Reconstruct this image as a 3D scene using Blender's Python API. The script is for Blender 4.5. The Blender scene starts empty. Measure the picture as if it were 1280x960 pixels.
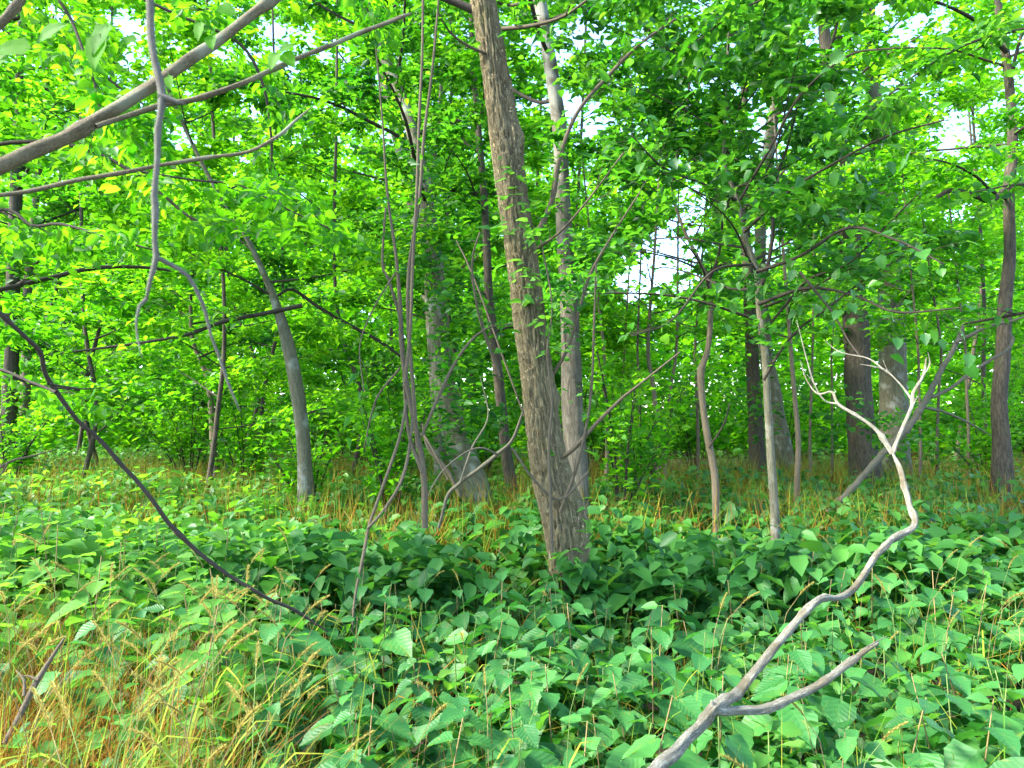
import bpy, math, random
import numpy as np
from mathutils import Vector, noise

# ------------------------------------------------------------------ camera, world, sun
SC = bpy.context.scene
COL = SC.collection
random.seed(7)
RNG = np.random.default_rng(7)

EYE = 1.6
PITCH = math.radians(2.5)
FPX = 925.0            # focal length in pixels of the 1280 wide photograph
cam_d = bpy.data.cameras.new("camera")
cam = bpy.data.objects.new("camera", cam_d)
COL.objects.link(cam)
cam.location = (0, 0, EYE)
cam.rotation_euler = (math.radians(90) + PITCH, 0, 0)
cam_d.sensor_width = 36
cam_d.lens = 36 * FPX / 1280
cam_d.clip_start = 0.05
cam_d.clip_end = 1500
cam_d.dof.use_dof = True
cam_d.dof.focus_distance = 5.0
cam_d.dof.aperture_fstop = 7.0
SC.camera = cam

SUN_EL, SUN_AZ = math.radians(43), math.radians(-104)   # azimuth from +Y towards +X (negative = left)
sd = Vector((math.sin(SUN_AZ) * math.cos(SUN_EL), math.cos(SUN_AZ) * math.cos(SUN_EL), math.sin(SUN_EL)))
W = bpy.data.worlds.new("World")
SC.world = W
W.use_nodes = True
nt = W.node_tree
sky = nt.nodes.new("ShaderNodeTexSky")
sky.sky_type = 'NISHITA'
sky.sun_disc = False
sky.sun_elevation = SUN_EL
sky.sun_rotation = SUN_AZ
sky.air_density = 1.0
sky.dust_density = 0.6
sky.ozone_density = 3.0
nt.links.new(sky.outputs[0], nt.nodes["Background"].inputs[0])
nt.nodes["Background"].inputs[1].default_value = 0.15
sun_d = bpy.data.lights.new("sun", 'SUN')
sun_d.energy = 3.3
sun_d.angle = math.radians(13)
sun_d.color = (1.0, 0.95, 0.84)
sun = bpy.data.objects.new("sun", sun_d)
COL.objects.link(sun)
sun.rotation_euler = sd.to_track_quat('Z', 'Y').to_euler()

SC.view_settings.view_transform = 'Standard'
SC.view_settings.look = 'None'
SC.view_settings.exposure = 2.82
SC.view_settings.gamma = 1.0
SC.render.engine = 'CYCLES'
SC.cycles.max_bounces = 8
SC.cycles.diffuse_bounces = 4
SC.cycles.transmission_bounces = 6
SC.cycles.glossy_bounces = 2
SC.cycles.transparent_max_bounces = 4
SC.cycles.use_denoising = True

# ------------------------------------------------------------------ helpers
CP, SP = math.cos(PITCH), math.sin(PITCH)


def at(px, py, Y):
    """The point in the place at distance Y (metres ahead) that the photograph shows at px, py."""
    x, y = (px - 640) / FPX, (480 - py) / FPX
    d = np.array([x, CP - y * SP, SP + y * CP])
    return np.array([0, 0, EYE]) + d * (Y / d[1])


def to_px(P):
    P = np.atleast_2d(P)
    q = P - np.array([0, 0, EYE])
    f = q[:, 1] * CP + q[:, 2] * SP
    u = -q[:, 1] * SP + q[:, 2] * CP
    f = np.maximum(f, 0.05)
    return np.stack([640 + q[:, 0] / f * FPX, 480 - u / f * FPX], 1)


def ns(v):
    return noise.noise(Vector(v))


def empty(name, loc, label=None, cat=None, group=None):
    o = bpy.data.objects.new(name, None)
    o.empty_display_size = 0.1
    o.location = loc
    COL.objects.link(o)
    if label:
        o["label"] = label
    if cat:
        o["category"] = cat
    if group:
        o["group"] = group
    return o


def make_mesh(name, V, F, mat, attrs=None, smooth=False, uv=None, mats=None, midx=None):
    """V (n,3); F either an (m,k) array or a list of such arrays (k may differ)."""
    me = bpy.data.meshes.new(name)
    Fs = F if isinstance(F, list) else [F]
    Fs = [np.asarray(f, dtype=np.int32) for f in Fs if len(f)]
    nl = sum(f.size for f in Fs)
    npoly = sum(len(f) for f in Fs)
    me.vertices.add(len(V))
    me.vertices.foreach_set("co", np.ascontiguousarray(V, dtype=np.float32).ravel())
    me.loops.add(nl)
    me.loops.foreach_set("vertex_index", np.concatenate([f.ravel() for f in Fs]))
    me.polygons.add(npoly)
    tot = np.concatenate([np.full(len(f), f.shape[1], dtype=np.int32) for f in Fs])
    st = np.concatenate([[0], np.cumsum(tot)[:-1]]).astype(np.int32)
    me.polygons.foreach_set("loop_start", st)
    if smooth:
        me.polygons.foreach_set("use_smooth", np.ones(npoly, dtype=bool))
    if midx is not None:
        me.polygons.foreach_set("material_index", np.asarray(midx, dtype=np.int32))
    for m in (mats or [mat]):
        me.materials.append(m)
    for k, (dom, typ, arr) in (attrs or {}).items():
        a = me.attributes.new(k, typ, dom)
        a.data.foreach_set("vector" if typ == 'FLOAT_VECTOR' else "value", np.ascontiguousarray(arr, dtype=np.float32).ravel())
    if uv is not None:
        l = me.uv_layers.new(name="UVMap")
        li = np.concatenate([f.ravel() for f in Fs])
        l.data.foreach_set("uv", np.ascontiguousarray(uv[li], dtype=np.float32).ravel())
    me.update(calc_edges=True)
    return me


def link(name, me, parent=None, loc=None):
    o = bpy.data.objects.new(name, me)
    COL.objects.link(o)
    if parent is not None:
        o.parent = parent
    if loc is not None:
        o.location = loc
    return o


def smooth_path(P, R, step):
    """Catmull-Rom through P with radii R, about one point every step metres."""
    P = np.asarray(P, float)
    R = np.asarray(R, float)
    n = len(P)
    if n < 3:
        k = max(2, int(np.linalg.norm(P[-1] - P[0]) / step) + 1)
        t = np.linspace(0, 1, k)[:, None]
        return P[0] * (1 - t) + P[-1] * t, R[0] * (1 - t[:, 0]) + R[-1] * t[:, 0]
    Q = np.vstack([2 * P[0] - P[1], P, 2 * P[-1] - P[-2]])
    out, ro = [], []
    for i in range(n - 1):
        k = max(1, int(np.linalg.norm(P[i + 1] - P[i]) / step))
        t = (np.arange(k) / k)[:, None]
        a, b, c, d = Q[i], Q[i + 1], Q[i + 2], Q[i + 3]
        out.append(0.5 * (2 * b + (c - a) * t + (2 * a - 5 * b + 4 * c - d) * t ** 2 + (3 * b - a - 3 * c + d) * t ** 3))
        ro.append(R[i] * (1 - t[:, 0]) + R[i + 1] * t[:, 0])
    out.append(P[-1:])
    ro.append(R[-1:])
    return np.vstack(out), np.concatenate(ro)


def tube_geo(P, R, seg, disp=None, cap=True):
    """Round tube with one frame carried along. Returns V, F list, bk attribute (coordinates unrolled without a seam)."""
    P = np.asarray(P, float)
    R = np.asarray(R, float)
    n = len(P)
    T = np.gradient(P, axis=0)
    T /= np.maximum(np.linalg.norm(T, axis=1, keepdims=True), 1e-9)
    a = np.array([1.0, 0, 0]) if abs(T[0][0]) < 0.8 else np.array([0, 1.0, 0])
    U = np.zeros_like(P)
    u = a - T[0] * a.dot(T[0])
    for i in range(n):
        u = u - T[i] * u.dot(T[i])
        u /= max(np.linalg.norm(u), 1e-9)
        U[i] = u
    B = np.cross(T, U)
    th = np.arange(seg) / seg * 2 * math.pi
    c, s = np.cos(th), np.sin(th)
    L = np.concatenate([[0], np.cumsum(np.linalg.norm(np.diff(P, axis=0), axis=1))])
    rr = np.repeat(R[:, None], seg, 1)
    if disp is not None:
        rr = rr + disp(c, s, L, R)
    V = P[:, None, :] + U[:, None, :] * (c[None, :] * rr)[..., None] + B[:, None, :] * (s[None, :] * rr)[..., None]
    bk = np.stack([np.repeat(c[None], n, 0) * R[:, None], np.repeat(s[None], n, 0) * R[:, None], np.repeat(L[:, None], seg, 1)], -1)
    i = np.arange(n - 1)[:, None] * seg
    j = np.arange(seg)[None, :]
    j2 = (j + 1) % seg
    F = np.stack([i + j, i + j2, i + seg + j2, i + seg + j], -1).reshape(-1, 4)
    V, bk = V.reshape(-1, 3), bk.reshape(-1, 3)
    Fs = [F]
    if cap:
        V = np.vstack([V, P[-1] + T[-1] * R[-1] * 0.4])
        bk = np.vstack([bk, [[0, 0, L[-1]]]])
        k = len(V) - 1
        o = (n - 1) * seg
        jj = np.arange(seg)
        Fs.append(np.stack([o + jj, o + (jj + 1) % seg, np.full(seg, k)], -1))
    return V, Fs, bk


class Wood:
    """Collects tubes into one mesh."""
    def __init__(self):
        self.V, self.Q, self.T, self.B, self.n = [], [], [], [], 0

    def tube(self, P, R, seg=6, step=0.08, disp=None, raw=False):
        if not raw:
            P, R = smooth_path(P, R, step)
        V, Fs, bk = tube_geo(P, R, seg, disp)
        self.V.append(V)
        self.B.append(bk)
        self.Q.append(Fs[0] + self.n)
        if len(Fs) > 1:
            self.T.append(Fs[1] + self.n)
        self.n += len(V)

    def build(self, name, mat, parent=None, origin=None):
        if not self.V:
            return None
        V = np.vstack(self.V)
        org = np.zeros(3) if parent is None else np.array(parent.location)
        if origin is not None:
            org = np.array(origin)
        me = make_mesh(name, V - org, [np.vstack(self.Q)] + ([np.vstack(self.T)] if self.T else []), mat,
                       {"bk": ('POINT', 'FLOAT_VECTOR', np.vstack(self.B))}, smooth=True)
        return link(name, me, parent, None if origin is None else Vector(origin))


# leaf templates: (along, across, up) for a leaf of length 1 and half width 1; faces
T_DIA = (np.array([[0, 0, 0], [.45, 1, .12], [1, 0, -.08], [.45, -1, .12]], float), np.array([[0, 2, 1], [0, 3, 2]]))
T_OVA = (np.array([[0, 0, 0], [.22, .8, .12], [.22, -.8, .12], [.6, .85, .10], [.6, -.85, .10], [1.0, 0, -.14], [.42, 0, 0]], float),
         np.array([[0, 6, 1], [0, 2, 6], [1, 6, 3], [2, 4, 6], [6, 5, 3], [6, 4, 5]]))
T_LAN = (np.array([[0, 0, 0], [.3, 1, .2], [.3, -1, .2], [1.0, 0, -.2], [.35, 0, 0]], float),
         np.array([[0, 4, 1], [0, 2, 4], [1, 4, 3], [2, 3, 4]]))


def unit(a):
    return a / np.maximum(np.linalg.norm(a, axis=-1, keepdims=True), 1e-9)


class Leaves:
    def __init__(self, tmpl=T_DIA):
        self.t = tmpl
        self.P, self.D, self.N, self.L, self.W, self.R = [], [], [], [], [], []

    def add(self, P, D, N, L, W, R=None):
        k = len(P)
        if k == 0:
            return
        self.P.append(P)
        self.D.append(D)
        self.N.append(N)
        self.L.append(np.broadcast_to(L, (k,)))
        self.W.append(np.broadcast_to(W, (k,)))
        self.R.append(RNG.random(k) if R is None else np.broadcast_to(R, (k,)))

    def count(self):
        return sum(len(p) for p in self.P)

    def build(self, name, mat, parent=None):
        if not self.P:
            return None
        P, D, N = np.vstack(self.P), unit(np.vstack(self.D)), np.vstack(self.N)
        L, Wd, R = np.concatenate(self.L), np.concatenate(self.W), np.concatenate(self.R)
        S = unit(np.cross(N, D))
        N = np.cross(D, S)
        tv, tf = self.t
        k = len(tv)
        V = (P[:, None] + D[:, None] * (tv[None, :, 0] * L[:, None])[..., None]
             + S[:, None] * (tv[None, :, 1] * Wd[:, None])[..., None]
             + N[:, None] * (tv[None, :, 2] * L[:, None])[..., None])
        F = (tf[None] + (np.arange(len(P)) * k)[:, None, None]).reshape(-1, 3)
        org = np.zeros(3) if parent is None else np.array(parent.location)
        me = make_mesh(name, V.reshape(-1, 3) - org, F, mat, {"rnd": ('FACE', 'FLOAT', np.repeat(R, len(tf)))})
        return link(name, me, parent)


# ------------------------------------------------------------------ materials
def new_mat(name):
    m = bpy.data.materials.new(name)
    m.use_nodes = True
    n = m.node_tree
    return m, n, n.nodes["Principled BSDF"], n.nodes["Material Output"]


def N(nt, t, **kw):
    n = nt.nodes.new("ShaderNode" + t)
    for k, v in kw.items():
        setattr(n, k, v)
    return n


def ramp(nt, stops, src):
    r = N(nt, "ValToRGB")
    e = r.color_ramp.elements
    while len(e) < len(stops):
        e.new(0.5)
    for x, (p, c) in zip(e, stops):
        x.position = p
        x.color = (*c, 1) if len(c) == 3 else c
    nt.links.new(src, r.inputs[0])
    return r.outputs[0]


def mixc(nt, f, a, b, mode='MIX'):
    m = N(nt, "Mix", data_type='RGBA', blend_type=mode)
    for s, v in ((m.inputs[0], f), (m.inputs[6], a), (m.inputs[7], b)):
        if hasattr(v, "is_output") or isinstance(v, bpy.types.NodeSocket):
            nt.links.new(v, s)
        elif isinstance(v, (int, float)):
            s.default_value = v
        else:
            s.default_value = (*v, 1)
    return m.outputs[2]


def leaf_mat(name, cols, trans, rough=0.42, tmix=0.42, per_object=False, veins=False, spec=0.5):
    m, n, b, out = new_mat(name)
    if per_object:
        src = N(n, "ObjectInfo").outputs["Random"]
    else:
        src = N(n, "Attribute", attribute_name="rnd").outputs["Fac"]
    k = len(cols) - 1
    c = ramp(n, [(i / k, x) for i, x in enumerate(cols)], src)
    kt = len(trans) - 1
    t = ramp(n, [(i / kt, x) for i, x in enumerate(trans)], src)
    if veins:
        tc = N(n, "TexCoord")
        sx = N(n, "SeparateXYZ")
        n.links.new(tc.outputs["UV"], sx.inputs[0])
        ab = N(n, "Math", operation='ABSOLUTE')
        n.links.new(sx.outputs[0], ab.inputs[0])           # |across|
        s1 = N(n, "Math", operation='MULTIPLY_ADD')          # along - 0.35*|across|
        n.links.new(ab.outputs[0], s1.inputs[0])
        s1.inputs[1].default_value = -0.33
        n.links.new(sx.outputs[1], s1.inputs[2])
        s2 = N(n, "Math", operation='MULTIPLY')
        n.links.new(s1.outputs[0], s2.inputs[0])
        s2.inputs[1].default_value = 7.5
        s3 = N(n, "Math", operation='PINGPONG')
        n.links.new(s2.outputs[0], s3.inputs[0])
        s3.inputs[1].default_value = 0.5
        mn = N(n, "Math", operation='MINIMUM')
        mm = N(n, "Math", operation='MULTIPLY')
        n.links.new(ab.outputs[0], mm.inputs[0])
        mm.inputs[1].default_value = 3.0
        n.links.new(s3.outputs[0], mn.inputs[0])
        n.links.new(mm.outputs[0], mn.inputs[1])
        v = ramp(n, [(0.0, (1, 1, 1)), (0.16, (0, 0, 0))], mn.outputs[0])
        vm = N(n, "Math", operation='MULTIPLY')
        n.links.new(v, vm.inputs[0])
        vm.inputs[1].default_value = 0.16
        c = mixc(n, vm.outputs[0], c, (0.16, 0.30, 0.09))
        nz = N(n, "TexNoise")
        nz.inputs["Scale"].default_value = 3.0
        nz.noise_dimensions = '4D'
        wv = N(n, "Math", operation='MULTIPLY')
        n.links.new(src, wv.inputs[0])
        wv.inputs[1].default_value = 60.0
        n.links.new(wv.outputs[0], nz.inputs["W"])
        n.links.new(tc.outputs["UV"], nz.inputs["Vector"])
        spots = ramp(n, [(0.60, (0, 0, 0)), (0.70, (1, 1, 1))], nz.outputs[0])
        sm = N(n, "Math", operation='MULTIPLY')
        n.links.new(spots, sm.inputs[0])
        sm.inputs[1].default_value = 0.6
        c = mixc(n, sm.outputs[0], c, (0.15, 0.17, 0.035))
        bp = N(n, "Bump")
        bp.inputs["Strength"].default_value = 0.55
        bp.inputs["Distance"].default_value = 0.004
        n.links.new(mn.outputs[0], bp.inputs["Height"])
        n.links.new(bp.outputs[0], b.inputs["Normal"])
    n.links.new(c, b.inputs["Base Color"])
    b.inputs["Roughness"].default_value = rough
    b.inputs["Specular IOR Level"].default_value = spec
    tr = N(n, "BsdfTranslucent")
    n.links.new(t, tr.inputs[0])
    mx = N(n, "MixShader")
    mx.inputs[0].default_value = tmix
    n.links.new(b.outputs[0], mx.inputs[1])
    n.links.new(tr.outputs[0], mx.inputs[2])
    n.links.new(mx.outputs[0], out.inputs[0])
    return m


def bark_mat(name, light, dark, scale=30, stretch=0.14, bump=0.6, patch=None, moss=None, rough=0.9, patch_at=(0.52, 0.6), dist=0.012, vw=.45, patch_z=None):
    m, n, b, out = new_mat(name)
    at_ = N(n, "Attribute", attribute_name="bk")
    mp = N(n, "Mapping")
    mp.inputs["Scale"].default_value = (1, 1, stretch)
    n.links.new(at_.outputs["Vector"], mp.inputs[0])
    n1 = N(n, "TexNoise")
    n1.inputs["Scale"].default_value = scale
    n1.inputs["Detail"].default_value = 6
    n1.inputs["Roughness"].default_value = 0.62
    n.links.new(mp.outputs[0], n1.inputs["Vector"])
    n2 = N(n, "TexVoronoi", feature='DISTANCE_TO_EDGE')
    n2.inputs["Scale"].default_value = scale * 1.1
    mo = N(n, "Mix", data_type='RGBA')
    mo.inputs[0].default_value = 0.12
    n.links.new(mp.outputs[0], mo.inputs[6])
    n.links.new(n1.outputs["Color"], mo.inputs[7])
    n.links.new(mo.outputs[2], n2.inputs["Vector"])
    h = N(n, "Math", operation='MULTIPLY_ADD')
    vr = ramp(n, [(0.0, (0, 0, 0)), (0.25, (1, 1, 1))], n2.outputs["Distance"])
    n.links.new(vr, h.inputs[0])
    h.inputs[1].default_value = vw
    n.links.new(n1.outputs[0], h.inputs[2])
    c = ramp(n, [(0.30, dark), (0.5 + vw, light)], h.outputs[0])
    if patch:
        n3 = N(n, "TexNoise")
        n3.inputs["Scale"].default_value = 5.0
        n3.inputs["Detail"].default_value = 5
        n.links.new(at_.outputs["Vector"], n3.inputs["Vector"])
        pf = ramp(n, [(patch_at[0], (0, 0, 0)), (patch_at[1], (1, 1, 1))], n3.outputs[0])
        if patch_z:
            sz = N(n, "SeparateXYZ")
            n.links.new(at_.outputs["Vector"], sz.inputs[0])
            mr = N(n, "MapRange")
            mr.inputs[1].default_value, mr.inputs[2].default_value = patch_z
            mr.inputs[3].default_value = .12
            n.links.new(sz.outputs[2], mr.inputs[0])
            pm = N(n, "Math", operation='MULTIPLY')
            n.links.new(pf, pm.inputs[0])
            n.links.new(mr.outputs[0], pm.inputs[1])
            pf = pm.outputs[0]
        c = mixc(n, pf, c, patch)
    if moss:
        n4 = N(n, "TexNoise")
        n4.inputs["Scale"].default_value = 3.3
        n4.inputs["Detail"].default_value = 6
        n.links.new(at_.outputs["Vector"], n4.inputs["Vector"])
        c = mixc(n, ramp(n, [(0.60, (0, 0, 0)), (0.74, (1, 1, 1))], n4.outputs[0]), c, moss)
    n.links.new(c, b.inputs["Base Color"])
    b.inputs["Roughness"].default_value = rough
    b.inputs["Specular IOR Level"].default_value = 0.25
    bp = N(n, "Bump")
    bp.inputs["Strength"].default_value = bump
    bp.inputs["Distance"].default_value = dist
    n.links.new(h.outputs[0], bp.inputs["Height"])
    n.links.new(bp.outputs[0], b.inputs["Normal"])
    return m


def plain_leafy(name, cols, rough=0.6, tmix=0.3, tr=(0.3, 0.3, 0.05)):
    m, n, b, out = new_mat(name)
    src = N(n, "Attribute", attribute_name="rnd").outputs["Fac"]
    k = len(cols) - 1
    c = ramp(n, [(i / k, x) for i, x in enumerate(cols)], src)
    n.links.new(c, b.inputs["Base Color"])
    b.inputs["Roughness"].default_value = rough
    b.inputs["Specular IOR Level"].default_value = .12
    t = N(n, "BsdfTranslucent")
    n.links.new(mixc(n, 0.5, c, tr), t.inputs[0])
    mx = N(n, "MixShader")
    mx.inputs[0].default_value = tmix
    n.links.new(b.outputs[0], mx.inputs[1])
    n.links.new(t.outputs[0], mx.inputs[2])
    n.links.new(mx.outputs[0], out.inputs[0])
    return m


M = {}
M['herb'] = leaf_mat("herb_leaf", [(.018, .095, .020), (.028, .135, .028), (.050, .185, .036), (.024, .125, .032)],
                     [(.04, .22, .02), (.08, .34, .03), (.15, .46, .03)], rough=.50, tmix=.36, per_object=True, veins=True, spec=.32)
M['herb_light'] = leaf_mat("herb_leaf_light", [(.05, .17, .03), (.07, .21, .03), (.10, .24, .04)],
                           [(.16, .46, .03), (.24, .55, .04)], rough=.6, tmix=.5, per_object=True, veins=True, spec=.2)  # paler kind of herb; for the left plants, sunlight put into the colour
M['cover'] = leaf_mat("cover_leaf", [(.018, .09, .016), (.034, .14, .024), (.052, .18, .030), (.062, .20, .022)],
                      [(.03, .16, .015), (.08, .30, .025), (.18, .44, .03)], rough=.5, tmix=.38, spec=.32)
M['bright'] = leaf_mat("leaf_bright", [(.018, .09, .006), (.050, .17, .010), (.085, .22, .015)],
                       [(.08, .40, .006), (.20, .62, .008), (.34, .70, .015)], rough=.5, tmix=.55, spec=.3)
M['cover_lit'] = leaf_mat("cover_leaf_sunlit_tint", [(.04, .15, .02), (.06, .19, .02), (.09, .22, .03)],
                         [(.14, .46, .02), (.22, .56, .02), (.32, .62, .03)], rough=.55, tmix=.5, spec=.25)  # cover leaf again, with the sunlight on the left put into its colour
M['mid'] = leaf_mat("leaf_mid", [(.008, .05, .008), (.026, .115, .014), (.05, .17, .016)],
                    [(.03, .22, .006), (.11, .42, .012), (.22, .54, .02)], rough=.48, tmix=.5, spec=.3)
M['dark'] = leaf_mat("leaf_dark", [(.012, .065, .010), (.028, .115, .018), (.048, .155, .022)],
                     [(.06, .32, .015), (.12, .44, .018), (.20, .54, .02)], rough=.38, tmix=.42)
M['leaf_obj'] = leaf_mat("leaf_large", [(.022, .10, .018), (.035, .135, .02), (.055, .165, .022)],
                         [(.08, .32, .03), (.13, .44, .03), (.2, .5, .03)], rough=.38, tmix=.44, per_object=True, veins=True)
M['straw'] = plain_leafy("dry_grass", [(.05, .022, .005), (.15, .062, .009), (.30, .14, .018), (.28, .19, .03)], tr=(.42, .20, .02))
M['grass'] = plain_leafy("green_grass", [(.06, .17, .015), (.12, .25, .02), (.25, .30, .03), (.36, .32, .04)], tr=(.35, .55, .05), tmix=.4)
M['seed'] = plain_leafy("seed_head", [(.26, .25, .06), (.38, .33, .08), (.32, .21, .05)], tr=(.6, .5, .15), tmix=.35)
M['stem'] = bark_mat("green_stem", (.14, .20, .05), (.07, .11, .03), scale=60, bump=.1)
M['drystem'] = bark_mat("dry_stem", (.24, .17, .07), (.12, .08, .03), scale=60, bump=.1)
M['bark_main'] = bark_mat("furrowed_bark", (.42, .335, .175), (.045, .03, .016), scale=62, stretch=.13, bump=1.0, moss=(.13, .14, .035), patch=(.30, .26, .15), patch_at=(.60, .80), vw=.75, dist=.02)
M['bark_moss'] = bark_mat("mossy_bark", (.10, .13, .02), (.035, .05, .012), scale=60, stretch=.4, bump=.8)
M['bark_grey'] = bark_mat("grey_bark", (.175, .16, .10), (.05, .043, .025), scale=40, stretch=.12, bump=.6, patch=(.27, .265, .22), patch_at=(.54, .70))
M['bark_pale'] = bark_mat("pale_patchy_bark", (.12, .10, .07), (.035, .03, .02), scale=26, stretch=.2, bump=.7, patch=(.22, .21, .17), patch_at=(.42, .58), patch_z=(3.4, 5.4))
M['bark_dark'] = bark_mat("dark_bark", (.095, .075, .05), (.022, .018, .013), scale=26, stretch=.18, bump=.8, moss=(.05, .09, .02))
M['bark_brown'] = bark_mat("brown_bark", (.19, .15, .095), (.07, .05, .03), scale=50, stretch=.12, bump=.6)
M['twig_dark'] = bark_mat("dark_twig_bark", (.06, .046, .032), (.02, .016, .012), scale=60, bump=.4)
M['twig'] = bark_mat("twig_bark", (.13, .10, .062), (.05, .038, .024), scale=60, bump=.4)
M['bough'] = bark_mat("near_bough_bark", (.17, .135, .075), (.03, .022, .012), scale=70, stretch=.3, bump=.5, patch=(.20, .20, .13), patch_at=(.50, .62), dist=.006)
M['twig_pale'] = bark_mat("greyish_deadwood_bark", (.17, .15, .10), (.07, .06, .04), scale=60, bump=.6)
M['bough_grey'] = bark_mat("grey_near_twig_bark", (.17, .16, .125), (.06, .05, .035), scale=110, stretch=.3, bump=.6, patch=(.10, .07, .045), patch_at=(.52, .64), dist=.003)
M['dead'] = bark_mat("weathered_bare_wood", (.36, .34, .26), (.11, .095, .06), scale=70, stretch=.07, bump=1.0, patch=(.16, .13, .075), patch_at=(.47, .60), dist=.006, vw=.6)

# ground litter
mg, n, b, out = new_mat("forest_floor")
tc = N(n, "TexCoord")
a1 = N(n, "TexNoise")
a1.inputs["Scale"].default_value = 9
a1.inputs["Detail"].default_value = 8
n.links.new(tc.outputs["Object"], a1.inputs["Vector"])
a2 = N(n, "TexVoronoi")
a2.inputs["Scale"].default_value = 22
n.links.new(tc.outputs["Object"], a2.inputs["Vector"])
c1 = ramp(n, [(.3, (.010, .007, .004)), (.55, (.026, .017, .009)), (.75, (.06, .038, .018))], a1.outputs[0])
c2 = mixc(n, .4, c1, ramp(n, [(0, (.012, .008, .004)), (1, (.06, .04, .02))], a2.outputs["Color"]))
n.links.new(c2, b.inputs["Base Color"])
b.inputs["Roughness"].default_value = .95
bp = N(n, "Bump")
bp.inputs["Strength"].default_value = .8
bp.inputs["Distance"].default_value = .03
n.links.new(a2.outputs["Distance"], bp.inputs["Height"])
n.links.new(bp.outputs[0], b.inputs["Normal"])
M['ground'] = mg


# ------------------------------------------------------------------ ground
def gz(x, y):
    """Height of the forest floor."""
    x = np.asarray(x, float)
    y = np.asarray(y, float)
    return (0.07 * np.sin(x * 0.9 + 1.3) * np.cos(y * 0.7) + 0.05 * np.sin(x * 2.1 + y * 1.7)) * np.clip(1 - np.hypot(x, y) / 60, 0, 1)


g1 = np.concatenate([-np.geomspace(400, 9, 18), np.linspace(-8, 8, 49), np.geomspace(9, 400, 18)])
gy = np.concatenate([[-400, -100, -30, -8], np.linspace(-4, 20, 72), np.geomspace(22, 700, 20)])
X, Yg = np.meshgrid(g1, gy)
V = np.stack([X, Yg, gz(X, Yg)], -1).reshape(-1, 3)
nx, ny = len(g1), len(gy)
i = np.arange(ny - 1)[:, None] * nx + np.arange(nx - 1)[None]
F = np.stack([i, i + 1, i + nx + 1, i + nx], -1).reshape(-1, 4)
gr = link("ground", make_mesh("ground", V, F, M['ground'], smooth=True))
gr["kind"] = "structure"

# ------------------------------------------------------------------ gaps in the canopy where sky comes through
# directions (photo x, y, radius) in which the crowns of the place stand apart
GAPS = [(840, 320, 48, .95), (800, 352, 34, .95), (862, 262, 28, .9), (735, 150, 26, .8), (955, 310, 34, .85), (958, 175, 30, .8), (1022, 45, 22, .9),
        (985, 130, 22, .7), (1130, 35, 24, .8), (1170, 20, 22, .8), (1190, 170, 34, .7), (805, 50, 13, .9), (160, 75, 16, .8), (155, 15, 16, .8), (75, 12, 18, .7),
        (305, 200, 10, .8), (378, 248, 9, .8), (700, 120, 18, .7), (1278, 100, 14, .8), (1200, 265, 20, .6), (770, 40, 26, .6), (900, 60, 16, .7), (1090, 100, 16, .6)]


def keep(P, soft=1.0):
    """Which points stay out of the gaps."""
    q = to_px(P)
    k = np.ones(len(q), bool)
    for (x, y, r, s) in GAPS:
        d = np.hypot(q[:, 0] - x, q[:, 1] - y) / (r * soft)
        wob = 0.35 * np.sin(q[:, 0] * .13 + q[:, 1] * .21) + 0.3 * np.sin(q[:, 0] * .31 - q[:, 1] * .17)
        k &= ~((d + wob * .6 < 1) & (RNG.random(len(q)) < s))
    return k


# ------------------------------------------------------------------ tree growing
def rot_az(d, a):
    c, s = math.cos(a), math.sin(a)
    return np.array([d[0] * c - d[1] * s, d[0] * s + d[1] * c, d[2]])


def rand_dirs(k, flat=0.5):
    a = RNG.random(k) * 2 * math.pi
    z = RNG.normal(0, flat, k)
    return unit(np.stack([np.cos(a), np.sin(a), z], 1))


def leaf_spray(lv, A, Bp, count, L, ratio, spread=.08, droop=.25, tilt=.55, gaps=True, layer=None):
    """count leaves along the twig A -> Bp."""
    if count <= 0:
        return
    t = RNG.random(count) ** .8
    P = A[None] + (Bp - A)[None] * t[:, None]
    off = RNG.normal(0, spread, (count, 3))
    off[:, 2] *= .4
    P = P + off
    ax = unit((Bp - A)[None])
    D = unit(ax * .6 + rand_dirs(count, .35) * .9 + np.array([0, 0, -droop]))
    Nn = unit(np.array([0, 0, 1.0]) + RNG.normal(0, tilt, (count, 3)))
    if gaps:
        k = keep(P)
        P, D, Nn = P[k], D[k], Nn[k]
        count = len(P)
    if not count:
        return
    Ls = L * RNG.uniform(.6, 1.2, count)
    tone = getattr(lv, "tone", .5) + RNG.normal(0, .2)
    lv.add(P, D, Nn, Ls, Ls * ratio * .5 * RNG.uniform(.8, 1.15, count), np.clip(tone + RNG.normal(0, .16, count), 0, 1))


def grow_limb(A, d, length, r0, lv, L, ratio, dens, twigw=None, seg=6, rise=.15, child=.42, gaps=True, wig=.12, bare=.2, sub=True, twig_r=.004):
    """A limb from A in direction d: returns its own Wood; child twigs go to the same Wood, leaves to lv."""
    w = Wood()
    n = max(4, int(length / .35))
    P = [np.array(A, float)]
    dd = np.array(d, float)
    for k in range(n):
        dd = unit(dd + RNG.normal(0, wig, 3) + np.array([0, 0, rise * (.5 - k / n)]))
        P.append(P[-1] + dd * length / n)
    R = r0 * (1 - np.linspace(0, 1, n + 1)) ** .8 + r0 * .12
    w.tube(P, R, seg, step=.15)
    side_twigs(w, P, R, lv, L, ratio, dens, child, gaps, bare, sub, twig_r)
    return w


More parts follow.
